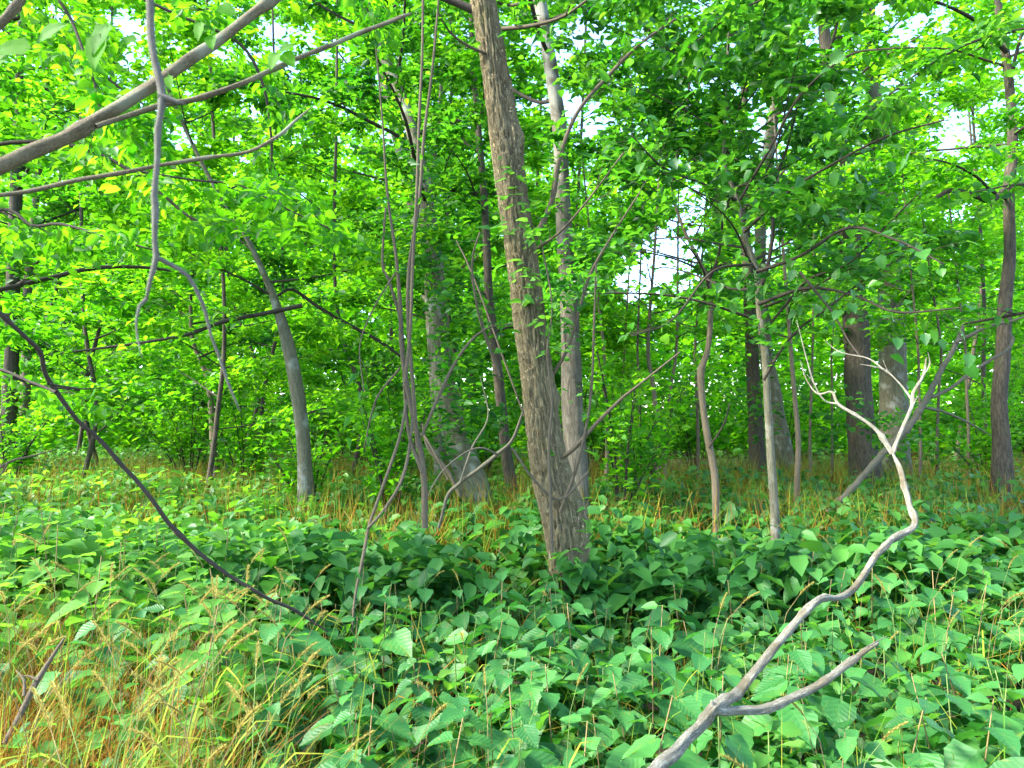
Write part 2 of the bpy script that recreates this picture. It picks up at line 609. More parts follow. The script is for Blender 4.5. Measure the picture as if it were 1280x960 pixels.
def side_twigs(w, P, R, lv, L, ratio, dens, child=.42, gaps=True, bare=.2, sub=True, twig_r=.006, lenf=1.0, spread=None):
    P = np.asarray(P)
    seglen = np.linalg.norm(np.diff(P, axis=0), axis=1)
    tot = seglen.sum()
    cum = np.concatenate([[0], np.cumsum(seglen)])
    s = tot * bare
    side = 1
    sp = spread if spread is not None else L * .7
    while s < tot:
        i = min(np.searchsorted(cum, s, side='right') - 1, len(P) - 2)
        f = (s - cum[i]) / max(seglen[i], 1e-6)
        p = P[i] * (1 - f) + P[i + 1] * f
        t = unit(P[i + 1] - P[i])
        side = -side
        h = rot_az(t, side * random.uniform(.5, 1.15))
        h = unit(h + np.array([0, 0, random.uniform(-.25, .45)]))
        ln = (random.uniform(.5, 1.0) * (1.1 - .55 * s / tot) * child * 2.2) * lenf
        e = p + h * ln + np.array([0, 0, -.06 * ln])
        m = (p + e) / 2 + RNG.normal(0, .03, 3) * ln
        if not gaps or keep(e[None], .8)[0]:
            if w is not None:
                w.tube([p, m, e], [max(R[i] * .4, twig_r), twig_r * .8, twig_r * .4], 4, step=.3)
            leaf_spray(lv, p, e, int(ln * dens), L, ratio, sp, gaps=gaps)
            if sub:
                for q in range(2):
                    f2 = random.uniform(.3, .8)
                    p2 = p + (e - p) * f2
                    h2 = unit(rot_az(h, random.choice((-1, 1)) * random.uniform(.5, 1)) + np.array([0, 0, random.uniform(-.3, .3)]))
                    e2 = p2 + h2 * ln * .55
                    if w is not None:
                        w.tube([p2, e2], [twig_r * .6, twig_r * .3], 3, step=2)
                    leaf_spray(lv, p2, e2, int(ln * .55 * dens), L, ratio, sp, gaps=gaps)
        s += child * random.uniform(.6, 1.3)
    leaf_spray(lv, P[-2], P[-1], int(dens * .5), L, ratio, sp, gaps=gaps)


def px_path(pts, Y0, Y1=None, wmin=1.2):
    """pts: (px, py, width px) -> points and radii; distance runs from Y0 to Y1."""
    Y1 = Y0 if Y1 is None else Y1
    P, R = [], []
    for k, (x, y, w) in enumerate(pts):
        Y = Y0 + (Y1 - Y0) * k / max(1, len(pts) - 1)
        P.append(at(x, y, Y))
        R.append(w / 2 / FPX * Y)
    return np.array(P), np.array(R)


def base_down(P, R, flare=1.15):
    """Carry the first point down to the floor."""
    p0 = P[0].copy()
    d = P[0] - P[1]
    z = float(gz(p0[0], p0[1])) - .12
    k = (p0[2] - z)
    q = p0 + np.array([d[0], d[1], 0]) * min(1, .5 * k / max(abs(d[2]), .1))
    q[2] = z
    return np.vstack([q, P]), np.concatenate([[R[0] * flare], R])


def trunk_disp(amp, fa, fz, seed):
    def f(c, s, L, R):
        n_, m_ = len(L), len(c)
        o = np.zeros((n_, m_))
        for i in range(n_):
            for j in range(m_):
                o[i, j] = noise.noise(Vector((c[j] * fa + seed, s[j] * fa, L[i] * fz)))
        return o * amp * R[:, None]
    return f


def tree(name, label, cat, pts, Y0, Y1, mat, top=None, crown=(2.5, 8, 2.2, 14), leaf=('mid', .09, .55), dens=22, seg=14, group=None, tmpl=None,
         limb_r=.3, bare=.2, disp=.12, step=.12, limb_px=(), twigmat='twig_dark', gaps=True, rise=.15, flare=1.2, child=.42, wood_limbs=True, part_name="branch"):
    P, R = px_path(pts, Y0, Y1)
    P, R = base_down(P, R, flare)
    if top is not None:                                      # (dx, dy, z, r) end of the trunk above the frame
        P = np.vstack([P, [P[-1][0] + top[0] * .55, P[-1][1] + top[1] * .55, (P[-1][2] + top[2]) / 2], [P[-1][0] + top[0], P[-1][1] + top[1], top[2]]])
        R = np.concatenate([R, [R[-1] * .5 + top[3] * .5, top[3]]])
    root = empty(name, Vector((P[0][0], P[0][1], float(gz(P[0][0], P[0][1])))), label, cat, group)
    w = Wood()
    SPt, SR = smooth_path(P, R, step)
    w.tube(SPt, SR, seg, disp=trunk_disp(disp, 1.6, 1.8, random.random() * 50), raw=True)
    w.build("trunk", mat, root)
    dens *= 3.2
    if tmpl is None:
        tmpl = T_OVA if Y0 < 9.5 else T_DIA
    leaf = (leaf[0], leaf[1] * 1.12, leaf[2])
    lv = Leaves(tmpl)
    lv.tone = random.uniform(.3, .65)
    z0, z1, rad, nl = crown
    az = random.random() * 6.28
    Z = SPt[:, 2]
    for k in range(nl):
        z = z0 + (z1 - z0) * (k + random.random() * .8) / nl
        i = int(np.argmin(np.abs(Z - z)))
        az += 2.4 + random.uniform(-.4, .4)
        f = (z - z0) / max(z1 - z0, .1)
        ln = rad * (1 - .45 * f) * random.uniform(.75, 1.15)
        d = unit(np.array([math.cos(az), math.sin(az), .15 + .5 * f + random.uniform(-.15, .2)]))
        wd = grow_limb(SPt[i], d, ln, max(min(SR[i] * limb_r, .03), .008), lv, M_L[1] if False else leaf[1], leaf[2], dens, rise=rise, bare=bare, gaps=gaps, child=child)
        if wood_limbs:
            wd.build(part_name, M[twigmat], root)
    for (lp, ya, yb, dn) in limb_px:
        LP, LR = px_path(lp, ya, yb)
        LR = LR * .78
        wd = Wood()
        wd.tube(LP, LR, 7, step=.06)
        if dn:
            side_twigs(wd, LP, LR, lv, leaf[1], leaf[2], dn * 2, .3, gaps, .1, twig_r=.003)
        wd.build(part_name, M[twigmat], root)
    lv.build("crown", M[leaf[0]], root)
    return root, SPt, SR, lv


# ---- individual leaf meshes (shared data) ---------------------------------------------------
def blade(name, mat, width=.62, rows=7, serr=.05, tip=.16, curl=.18, fold=.14, petiole=.22, twist=0.0, seed=0):
    """A broad pointed leaf of length 1 along +X, midrib sunk, edge notched, with its leaf stalk."""
    rr = random.Random(seed)
    cols = [-1, -.5, 0, .5, 1]
    V, UV = [], []
    for i in range(rows + 1):
        t = i / rows
        prof = (math.sin(math.pi * min(1, t * .93 + .07) ** .62)) ** .85 if 0 < t < 1 else .02
        if t > .72:
            prof *= 1 - (t - .72) * 1.1
        hw = width / 2 * max(prof, .02) * (1 + rr.uniform(-1, 1) * serr)
        for c in cols:
            x = petiole + t * (1 - petiole) + (.02 * abs(c) if 0 < t < 1 else 0) - .03 * abs(c)
            y = c * hw * (1 + (serr * (1 if i % 2 else -1) if abs(c) == 1 else 0)) + twist * t * t * .2
            z = fold * abs(c) * hw * 1.6 - curl * t * t - .02 * (1 - abs(c)) + .015 * math.sin(c * 5 + i * 2.1 + seed)
            V.append((x, y, z))
            UV.append((c * hw / (width / 2), t))
    F = []
    n = len(cols)
    for i in range(rows):
        for j in range(n - 1):
            a = i * n + j
            F.append((a, a + n, a + n + 1, a + 1))
    k = len(V)
    wst = .010
    V += [(0, -wst, 0), (0, wst, 0), (petiole + .02, -wst, -.02), (petiole + .02, wst, -.02), (0, 0, -wst * 1.6), (petiole, 0, -.02 - wst * 1.6)]
    UV += [(0, 0)] * 6
    F += [(k, k + 2, k + 3, k + 1), (k + 4, k + 5, k + 2, k), (k + 1, k + 3, k + 5, k + 4)]
    return make_mesh(name, np.array(V), np.array(F), mat, smooth=True, uv=np.array(UV))


HERB = [blade("leaf", M['herb'], width=.62 + .06 * (k % 3 - 1), curl=.10 + .07 * (k % 3), fold=.10 + .05 * (k % 2), twist=(k % 3 - 1) * .8, seed=k) for k in range(6)]
HERB_L = [blade("leaf", M['herb_light'], width=.50 + .05 * k, curl=.12 + .05 * k, fold=.16, seed=20 + k) for k in range(3)]
LONG = [blade("leaf", M['herb_light'], width=.34 + .04 * k, curl=.10 + .08 * k, fold=.2, twist=(k - 1) * .8, seed=30 + k) for k in range(3)]
OVAL = [blade("leaf", M['leaf_obj'], width=.60 + .05 * k, curl=.2, fold=.12, petiole=.12, seed=40 + k) for k in range(3)]


def place_leaf(me, parent, p, d, nrm, size, org):
    d = Vector(d).normalized()
    nn = Vector(nrm)
    s = nn.cross(d).normalized()
    nn = d.cross(s)
    from mathutils import Matrix
    m = Matrix((d, s, nn)).transposed().to_4x4()
    m = Matrix.Translation(Vector(p) - Vector(org)) @ m @ Matrix.Scale(size, 4)
    o = bpy.data.objects.new("leaf", me)
    COL.objects.link(o)
    o.parent = parent
    o.matrix_local = m
    return o


# ------------------------------------------------------------------ THE TREES
M_L = (0, 0)
# 1. the big furrowed trunk in the middle
main_pts = [(707, 716, 40), (704, 668, 46), (698, 632, 50), (690, 600, 52), (683, 566, 47), (677, 520, 43), (672, 470, 42), (665, 420, 41), (656, 350, 41), (646, 280, 41), (635, 200, 39),
            (625, 130, 37), (614, 60, 34), (603, 0, 33), (594, -60, 32)]
P, R = px_path(main_pts, 5.6, 5.4)
P, R = base_down(P, R, 1.15)
P = np.vstack([P, [P[-1][0] - .35, P[-1][1], 6.4], [P[-1][0] - .3, P[-1][1] + .2, 8.8]])
R = np.concatenate([R, [.10, .04]])
root = empty("tree", Vector((P[0][0], P[0][1], float(gz(P[0][0], P[0][1])))), "thick brown furrowed trunk leaning slightly left in the middle, with a swollen base", "tree")
SPt, SR = smooth_path(P, R, .013)
nseg = 110


def main_disp(c, s, L, R):
    o = np.zeros((len(L), len(c)))
    for i in range(len(L)):
        z = L[i]
        for j in range(len(c)):
            a, b_ = c[j], s[j]
            wx = noise.noise(Vector((a * 2, b_ * 2, z * 3.1))) * .55
            n1 = noise.noise(Vector((a * 7.5 + wx, b_ * 7.5 + wx, z * 5.0)))
            n2 = noise.noise(Vector((a * 16, b_ * 16, z * 13.0 + 7)))
            rid = 1 - min(1, abs(n1) * 3.2)
            lump = noise.noise(Vector((a * 1.1, b_ * 1.1, z * 1.1 + 3)))
            o[i, j] = -.022 * rid ** 1.5 + .006 * n2 + .016 * lump
    # swelling on the right just above the base and old branch scars
    def knob(z0, az, amp, sz, sa):
        dz = (L[:, None] - z0) / sz
        da = (c[None] * math.cos(az) + s[None] * math.sin(az))
        return amp * np.exp(-dz ** 2) * np.exp(-(1 - da) * sa)
    return o + knob(1.02, KA, .055, .16, 2.0) + knob(.78, KA, .05, .2, 1.6) + knob(1.95, KA - .5, .03, .07, 5) + knob(1.2, KA - 1.0, .03, .06, 8) + knob(3.9, KA - .3, .03, .09, 5)


KA = 0.0
w = Wood()
zi = SPt[:, 2] < 5.3
k = int(zi.sum())
w.tube(SPt[:k], SR[:k], nseg, disp=main_disp, raw=True)
w.build("trunk", M['bark_main'], root)
w = Wood()
w.tube(SPt[k - 2::12], SR[k - 2::12] * .98, 12, raw=True)
w.build("trunk_top", M['bark_main'], root)
MAIN = root
MP, MR = SPt, SR
lv = Leaves(T_LAN)
az = 1.0
for kk in range(13):
    z = 4.6 + kk * .3
    i = int(np.argmin(np.abs(SPt[:, 2] - z)))
    az += 2.4
    d = unit(np.array([math.cos(az), math.sin(az) * .9 + .15, .35]))
    wd = grow_limb(SPt[i], d, random.uniform(1.6, 2.8), .028, lv, .10, .42, 30)
    wd.build("branch", M['twig_dark'], root)
for lp, ya, yb, dn in [([(628, 36, 6), (665, 32, 5), (705, 20, 4), (740, -5, 3)], 5.3, 4.9, 8),
                       ([(618, 70, 4), (590, 60, 3.5), (562, 40, 3), (545, 10, 2)], 5.4, 5.0, 6),
                       ([(672, 310, 4), (700, 290, 3), (735, 250, 2.5), (780, 190, 2)], 5.3, 4.8, 10),
                       ([(668, 300, 8), (690, 250, 7), (700, 195, 6), (722, 140, 5), (760, 95, 5), (800, 55, 4), (850, 20, 3)], 5.4, 5.2, 14),
                       ([(690, 470, 5), (712, 430, 4), (735, 350, 4), (762, 300, 3), (800, 240, 2)], 5.5, 5.1, 6),
                       ([(625, 470, 3), (600, 400, 3), (590, 330, 2.5), (600, 290, 2)], 5.2, 4.9, 5),
                       ([(692, 578, 6), (716, 562, 6), (745, 530, 5), (775, 500, 4), (800, 480, 3), (850, 440, 2)], 5.5, 5.0, 0),
                       ([(700, 640, 4), (722, 580, 4), (738, 500, 3), (742, 420, 3), (745, 330, 2)], 5.4, 5.2, 4)]:
    LP, LR = px_path(lp, ya, yb)
    wd = Wood()
    wd.tube(LP, LR, 7, step=.06)
    if dn:
        side_twigs(wd, LP, LR, lv, .10, .42, dn * 2, .25, True, .15, lenf=.7, twig_r=.003)
    wd.build("branch", M['twig'], root)
lv.build("crown", M['mid'], root)
# leafy shoots on the trunk: separate leaf parts, a few larger leaves
for (sx, sy, cnt) in [(640, 250, 14), (660, 300, 18), (655, 345, 16), (632, 285, 10), (690, 400, 16), (708, 372, 14), (668, 372, 8), (700, 435, 10), (640, 215, 8), (720, 690, 12), (745, 660, 10)]:
    c0 = at(sx, sy, 5.32)
    for q in range(cnt):
        d = rand_dirs(1, .3)[0] + np.array([0, -.5, -.1])
        p = c0 + RNG.normal(0, .055, 3) + np.array([0, -.05, 0])
        place_leaf(LONG[q % 3], root, p, d, np.array([0, -.3, 1]) + RNG.normal(0, .4, 3), random.uniform(.07, .15), root.location)
# thin bare vine stems climbing the trunk front
for pts in [[(690, 690, 4), (688, 620, 4), (686, 560, 3.5), (690, 500, 3), (684, 440, 2.5), (690, 380, 2), (676, 300, 2)], [(640, 560, 3), (668, 600, 3), (700, 625, 3), (735, 590, 3)]]:
    LP, LR = px_path(pts, 5.22, 5.28)
    wd = Wood()
    wd.tube(LP, LR, 6, step=.05)
    v = wd.build("creeper_stem", M['twig'], root)

# 2. pale and dark mottled trunk just behind it
T2 = tree("tree", "mottled grey and dark trunk rising straight behind the right side of the thick brown trunk", "tree",
     [(724, 640, 28), (721, 580, 27), (716, 520, 26), (714, 450, 25), (712, 380, 23), (706, 300, 20), (702, 220, 19), (698, 150, 18), (688, 80, 17), (678, 20, 16), (668, -40, 15)],
     8.0, 8.4, M['bark_pale'], top=(-.3, 0, 9.5, .04), crown=(5.2, 9.4, 3.0, 12), leaf=('bright', .11, .55), dens=26, seg=26, step=.08)[0]
# 3. leaning grey trunk left of it
T3 = tree("tree", "grey leaning trunk with a broad base, wrapped in leafy vine, left of the thick trunk", "tree",
     [(594, 612, 38), (578, 570, 34), (565, 530, 30), (554, 470, 26), (548, 400, 25), (543, 330, 23), (535, 270, 21), (524, 200, 18), (508, 140, 15), (488, 90, 13), (470, 40, 12)],
     9.0, 9.8, M['bark_grey'], flare=1.0, top=(-.6, 0, 9, .03), crown=(4.2, 9, 3.0, 14), leaf=('mid', .11, .55), dens=26, seg=26, step=.08)[0]
tree("tree", "dark slimmer trunk close behind the leaning grey trunk", "tree",
     [(640, 612, 15), (632, 560, 14), (624, 480, 13), (612, 380, 11), (606, 260, 9), (598, 160, 8), (590, 60, 7)],
     10.5, 10.5, M['bark_dark'], top=(0, 0, 9.5, .03), crown=(2.6, 9, 2.2, 14), leaf=('mid', .11, .55), dens=20, seg=14)
# 4. bent grey trunk on the left
tree("tree", "smooth grey young trunk bent left at its top, standing alone left of centre", "tree",
     [(383, 622, 21), (381, 580, 18), (377, 530, 17), (370, 480, 17), (360, 430, 16), (350, 395, 13), (338, 362, 9), (322, 325, 7), (304, 290, 6), (284, 262, 5)],
     9.0, 8.6, M['bark_grey'], top=(-.7, -.3, 5.6, .02), crown=(3.0, 5.6, 2.3, 13), leaf=('bright', .10, .6), dens=26, seg=22, step=.08,
     limb_px=[([(378, 382, 8), (330, 392, 7), (280, 402, 7), (235, 418, 6), (180, 428, 5), (120, 436, 4), (62, 444, 3)], 8.8, 8.0, 8),
              ([(344, 372, 4), (365, 362, 5), (400, 385, 6), (440, 408, 6), (480, 430, 5), (520, 462, 4)], 9.1, 10.0, 6),
              ([(375, 520, 4), (400, 512, 3), (440, 505, 2)], 9, 9.5, 16)])
# leafy climbers on the two trunks behind: foliage parts of each
def climber(pts, Y, rootpx, mt, n, L, sx, parent):
    lv = Leaves(T_OVA)
    for (x, y, w_) in pts:
        c0 = at(x, y, Y)
        for q in range(n):
            k_ = 9
            c1 = c0 + RNG.normal(0, 1, 3) * np.array([sx, sx, .22])
            P_ = c1 + RNG.normal(0, .09, (k_, 3))
            Ls = L * RNG.uniform(.6, 1.2, k_)
            lv.add(P_, rand_dirs(k_, .3), unit(np.array([0, -.4, .8]) + RNG.normal(0, .5, (k_, 3))), Ls, Ls * .3)
    lv.build("foliage", M[mt], parent)


climber([(566, 470, 0), (556, 440, 0), (552, 400, 0), (548, 360, 0), (543, 320, 0), (538, 280, 0), (532, 240, 0), (522, 200, 0), (590, 520, 0), (600, 560, 0), (580, 490, 0), (560, 500, 0), (548, 380, 0), (540, 300, 0), (575, 540, 0)], 8.7, None, 'mid', 12, .11, .24, T3)
climber([(560, 430, 0), (548, 340, 0), (535, 260, 0), (500, 150, 0)], 8.6, None, 'bright', 8, .11, .3, T3)
climber([(715, 500, 0), (712, 400, 0), (708, 330, 0), (702, 250, 0), (708, 300, 0), (690, 40, 0), (700, 200, 0)], 7.7, None, 'mid', 5, .10, .22, T2)
# slender ones
def slim(label, pts, Y, mat='bark_brown', crown=(2.2, 5, 1.6, 11), leaf=('mid', .10, .55), dens=22, top=5.5, group=None, **kw):
    return tree("young_tree", label, "tree", pts, Y, Y + .2, M[mat], top=(random.uniform(-.4, .4), 0, top, .012), crown=crown, leaf=leaf, dens=dens, seg=12, group=group, limb_r=.45, **kw)


slim("thin brown sapling trunk left of the bent grey trunk, standing in pale ground cover", [(270, 602, 9), (266, 560, 8), (265, 520, 8), (258, 470, 6), (240, 420, 5)], 13, crown=(2.2, 5.4, 2.2, 12), leaf=('bright', .12, .55))
slim("crooked reddish sapling with a knot halfway up, left of the straighter one", [(895, 632, 10), (893, 590, 9), (885, 550, 9), (879, 510, 8), (876, 462, 10), (884, 440, 7), (888, 400, 7), (886, 355, 6), (870, 318, 5), (852, 280, 4), (840, 230, 3)],
     8.2, 'bark_brown', crown=(2.7, 6.2, 1.8, 17), leaf=('mid', .11, .6), dens=20,
     limb_px=[([(884, 355, 6), (898, 320, 5), (905, 270, 4), (925, 210, 3)], 8.2, 7.8, 12), ([(886, 560, 3), (905, 530, 2.5), (912, 505, 2)], 8.2, 7.9, 0)])
r_, SP2, SR2, _ = slim("straight grey-brown sapling in front of the far dark trunks, forking above head height", [(969, 658, 12), (967, 620, 11), (963, 560, 10), (959, 500, 9), (956, 440, 9), (949, 385, 8), (946, 340, 7), (932, 296, 6), (922, 250, 5), (905, 200, 4)],
     7.0, 'bark_grey', crown=(2.5, 5.6, 2.3, 22), leaf=('dark', .105, .6), dens=22,
     limb_px=[([(948, 370, 7), (960, 330, 7), (966, 290, 6), (966, 240, 5), (985, 180, 4), (1000, 120, 3)], 7.0, 6.6, 16),
              ([(955, 475, 5), (975, 440, 4.5), (1000, 410, 4), (1035, 385, 3.5), (1080, 350, 3), (1130, 320, 2)], 7, 6.2, 16),
              ([(950, 420, 5), (975, 390, 4), (1010, 350, 4), (1060, 330, 3), (1110, 280, 3), (1150, 240, 2)], 7, 5.8, 16)])
SAP = r_
# broad dark oval leaves of the near side of that sapling: individual leaf parts on real twigs
for (pts, ya, yb, nl) in [([(945, 340, 5), (1000, 320, 4), (1060, 285, 4), (1120, 300, 3), (1180, 330, 2)], 6.6, 5.0, 42),
                          ([(930, 290, 5), (985, 240, 4), (1050, 200, 3), (1110, 170, 3), (1180, 150, 2)], 6.6, 5.0, 42),
                          ([(948, 380, 5), (1010, 360, 4), (1070, 370, 3), (1120, 390, 3), (1200, 385, 2)], 6.6, 5.2, 42),
                          ([(920, 250, 4), (880, 230, 3), (830, 210, 3), (790, 170, 2)], 6.6, 5.2, 36),
                          ([(940, 330, 4), (890, 340, 3), (840, 400, 2), (790, 420, 2)], 6.7, 6.0, 26),
                          ([(925, 250, 4), (960, 190, 4), (1000, 120, 3), (1060, 70, 3), (1120, 60, 2)], 6.5, 5.0, 40),
                          ([(1000, 340, 4), (1040, 390, 3), (1060, 425, 2), (1075, 445, 2)], 6.2, 5.3, 16)]:
    LP, LR = px_path(pts, ya, yb)
    wd = Wood()
    wd.tube(LP, LR, 6, step=.06)
    for q in range(nl):
        f = random.random() * (len(LP) - 1.01)
        i = int(f)
        p = LP[i] * (1 - f + i) + LP[i + 1] * (f - i)
        off = RNG.normal(0, 1, 3) * np.array([.20, .20, .14])
        pe = p + off
        if not keep(pe[None], .9)[0]:
            continue
        wd.tube([p, pe], [.0022, .0014], 3, step=1)
        d = unit(off + RNG.normal(0, .1, 3) + np.array([0, 0, -.12]))
        place_leaf(OVAL[q % 3], SAP, pe, d, np.array([0, -.35, 1]) + RNG.normal(0, .35, 3), random.uniform(.09, .15), SAP.location)
    wd.build("branch", M['twig_dark'], SAP)

# 5. big trunks farther back on the right
T6 = tree("tree", "broad dark rough trunk behind the leaning dead pole on the right", "tree",
     [(1082, 592, 40), (1078, 560, 34), (1074, 500, 31), (1071, 430, 30), (1066, 360, 28), (1060, 280, 26), (1050, 200, 22), (1040, 120, 18), (1030, 40, 14)],
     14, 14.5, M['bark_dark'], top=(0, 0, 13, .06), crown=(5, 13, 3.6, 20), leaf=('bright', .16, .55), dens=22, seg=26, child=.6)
T7 = tree("tree", "broad pale grey trunk beside the dark rough one on the right", "tree",
     [(1120, 592, 38), (1118, 540, 34), (1117, 480, 33), (1114, 400, 30), (1112, 320, 28), (1106, 220, 24), (1095, 150, 20), (1088, 60, 16)],
     16.5, 17, M['bark_grey'], top=(0, 0, 14, .06), crown=(6, 14, 3.6, 20), leaf=('bright', .17, .55), dens=22, seg=26, child=.6)
T5 = tree("tree", "dark trunk half hidden behind the straight sapling, left one of a leaning pair", "tree",
     [(947, 584, 22), (945, 540, 19), (942, 480, 17), (938, 400, 15), (934, 320, 13), (925, 200, 11), (930, 120, 9)],
     15, 15, M['bark_dark'], top=(0, 0, 13, .05), crown=(4, 13, 3.2, 18), leaf=('mid', .16, .55), dens=22, seg=18, child=.6)
tree("tree", "dark trunk leaning left behind the straight sapling, right one of the pair", "tree",
     [(982, 584, 25), (977, 550, 21), (968, 500, 19), (956, 430, 16), (950, 300, 14), (962, 180, 15), (972, 100, 12)],
     17, 17, M['bark_grey'], top=(0, 0, 14, .05), crown=(7, 14, 3.2, 16), leaf=('bright', .17, .55), dens=22, seg=18, child=.6)
tree("tree", "dark vine-clad trunk near the right edge of the photo", "tree",
     [(1253, 592, 25), (1252, 550, 20), (1249, 500, 18), (1254, 440, 17), (1256, 380, 16), (1262, 320, 14), (1261, 240, 13), (1266, 180, 12), (1262, 110, 11), (1256, 60, 10), (1248, 10, 9)],
     10.5, 10.5, M['bark_dark'], top=(0, 0, 10, .04), crown=(4.6, 9.5, 2.6, 14), leaf=('bright', .12, .55), dens=24, seg=18,
     limb_px=[([(1258, 65, 8), (1225, 30, 7), (1190, 10, 5), (1150, -5, 4)], 10.4, 9.5, 14), ([(1262, 230, 8), (1240, 250, 10), (1220, 245, 9), (1190, 238, 8), (1165, 250, 6)], 10.4, 10, 10),
              ([(1262, 110, 6), (1272, 60, 5), (1290, 10, 4)], 10.4, 10, 8)])
climber([(960, 480, 0), (940, 450, 0), (955, 400, 0), (935, 350, 0), (945, 520, 0)], 14.4, None, 'mid', 12, .15, .5, T5[0])
climber([(1060, 520, 0), (1050, 400, 0), (1065, 360, 0), (1070, 300, 0), (1055, 240, 0), (1080, 340, 0), (1100, 540, 0)], 13.2, None, 'mid', 14, .16, .5, T6[0])
climber([(1112, 380, 0), (1110, 320, 0), (1105, 260, 0), (1110, 200, 0), (1090, 150, 0), (1125, 560, 0)], 15.6, None, 'bright', 14, .17, .5, T7[0])
# left far trunks
tree("tree", "dark trunk in the shade beyond the left edge of the ground cover", "tree", [(8, 584, 20), (10, 540, 19), (14, 460, 17), (16, 360, 16), (20, 240, 14)], 15, 15, M['bark_dark'], top=(0, 0, 11, .04), crown=(2.8, 11, 3, 20), leaf=('mid', .15, .55), dens=20, seg=14, child=.6)
tree("tree", "slimmer brown trunk just right of the dark trunk in the left shade", "tree", [(30, 580, 13), (31, 520, 12), (33, 440, 11), (36, 340, 10)], 17, 17, M['bark_brown'], top=(.4, 0, 11, .03), crown=(3, 11, 3, 18), leaf=('bright', .16, .55), dens=20, seg=12, child=.6)
tree("tree", "slim grey trunk standing between the hanging vine stems and the leaning grey trunk", "tree", [(548, 605, 12), (547, 560, 11), (542, 480, 10), (536, 380, 9), (534, 280, 8)], 12, 12, M['bark_grey'], top=(.3, 0, 8, .02), crown=(3, 8, 2, 16), leaf=('mid', .12, .55), dens=20, seg=12)
tree("tree", "tall pale patchy trunk showing among the leaves above the left vine stems", "tree", [(560, 590, 20), (552, 500, 19), (540, 400, 18), (525, 300, 17), (505, 200, 16), (488, 130, 18), (478, 70, 17)], 17, 17, M['bark_pale'], top=(0, 0, 13, .05), crown=(5, 13, 3.2, 18), leaf=('bright', .17, .55), dens=20, seg=14, child=.6)
# thin saplings in the lit gap right of the thick trunk
for (x, w_, lean, Y) in [(758, 5, -4, 12), (776, 4, 5, 14), (800, 4, -3, 13), (822, 7, -12, 13), (832, 5, 14, 13.5), (872, 5, -3, 14), (996, 7, -8, 10.5), (1013, 4, 3, 14), (1040, 3, 0, 15), (1150, 4, -3, 13), (1172, 4, 4, 15), (1210, 4, -4, 14)]:
    slim("thin sapling stem in the bright gap among the farther trunks", [(x, 604 if Y < 12 else 590, w_), (x - lean * .2, 550, w_ * .9), (x + lean * .5, 480, w_ * .8), (x + lean, 430, w_ * .7)], Y, random.choice(['bark_brown', 'twig']),
         crown=(2.5 if Y < 12 else 2.9, 6.0, 1.5, 9), leaf=('bright', .12, .55), dens=17, group="thin saplings in the bright gap", top=6.3)

# 6. trees between, whose stems are mostly hidden by leaves (one shared look)
hid = [(-4.5, 11, 'bright'), (-7.5, 13, 'bright'), (-9.5, 17, 'mid'), (-3.0, 14, 'bright'), (-6.2, 18, 'mid'), (-12.5, 19, 'bright'), (-1.2, 16, 'mid'), (.8, 19, 'bright'), (1.6, 15.5, 'bright'),
       (12.8, 20, 'bright'), (-6.6, 7.8, 'bright'), (-14, 24, 'bright'), (-9, 25, 'bright'), (-3.5, 23, 'bright'), (15, 25, 'bright')]
HLAB = [("leafy tree with a slender dark stem at the far left of the wood", "leafy trees on the far left"),
        ("leafy tree with a slender dark stem behind the bent grey trunk and the vines", "leafy trees behind the bent grey trunk"),
        ("leafy tree with a slender dark stem behind and right of the thick trunk", "leafy trees behind the thick trunk"),
        ("leafy tree with a slender dark stem beyond the leaning dead pole on the right", "leafy trees beyond the dead pole")]
for (x, y, mt) in hid:
    z = float(gz(x, y))
    q = to_px(np.array([[x, y, z + .5]]))[0]
    r = .016 + .0022 * y
    wpx = 2 * r / y * FPX
    hgt = min(1.6 + y * .62 + 1.5, 16)
    cs = 1.3 if y < 12 else 1.2
    nl = 16 if y < 20 else 20
    L = .085 + .0042 * y
    tree("tree", HLAB[0 if x < -6 else 1 if x < -1 else 2 if x < 6 else 3][0], "tree",
         [(q[0], q[1], wpx), (q[0] + random.uniform(-18, 18), q[1] - 90, wpx * .9), (q[0] + random.uniform(-45, 45), q[1] - 220, wpx * .75)],
         y, y, M['bark_dark'], top=(random.uniform(-.5, .5), 0, hgt, .02), crown=(cs, hgt, 2.2 + .05 * y, nl + int(y * .3)), leaf=(mt, L, .55), dens=24 if y < 20 else 20, seg=10, group=HLAB[0 if x < -6 else 1 if x < -1 else 2 if x < 6 else 3][1], child=.45 + .01 * y)

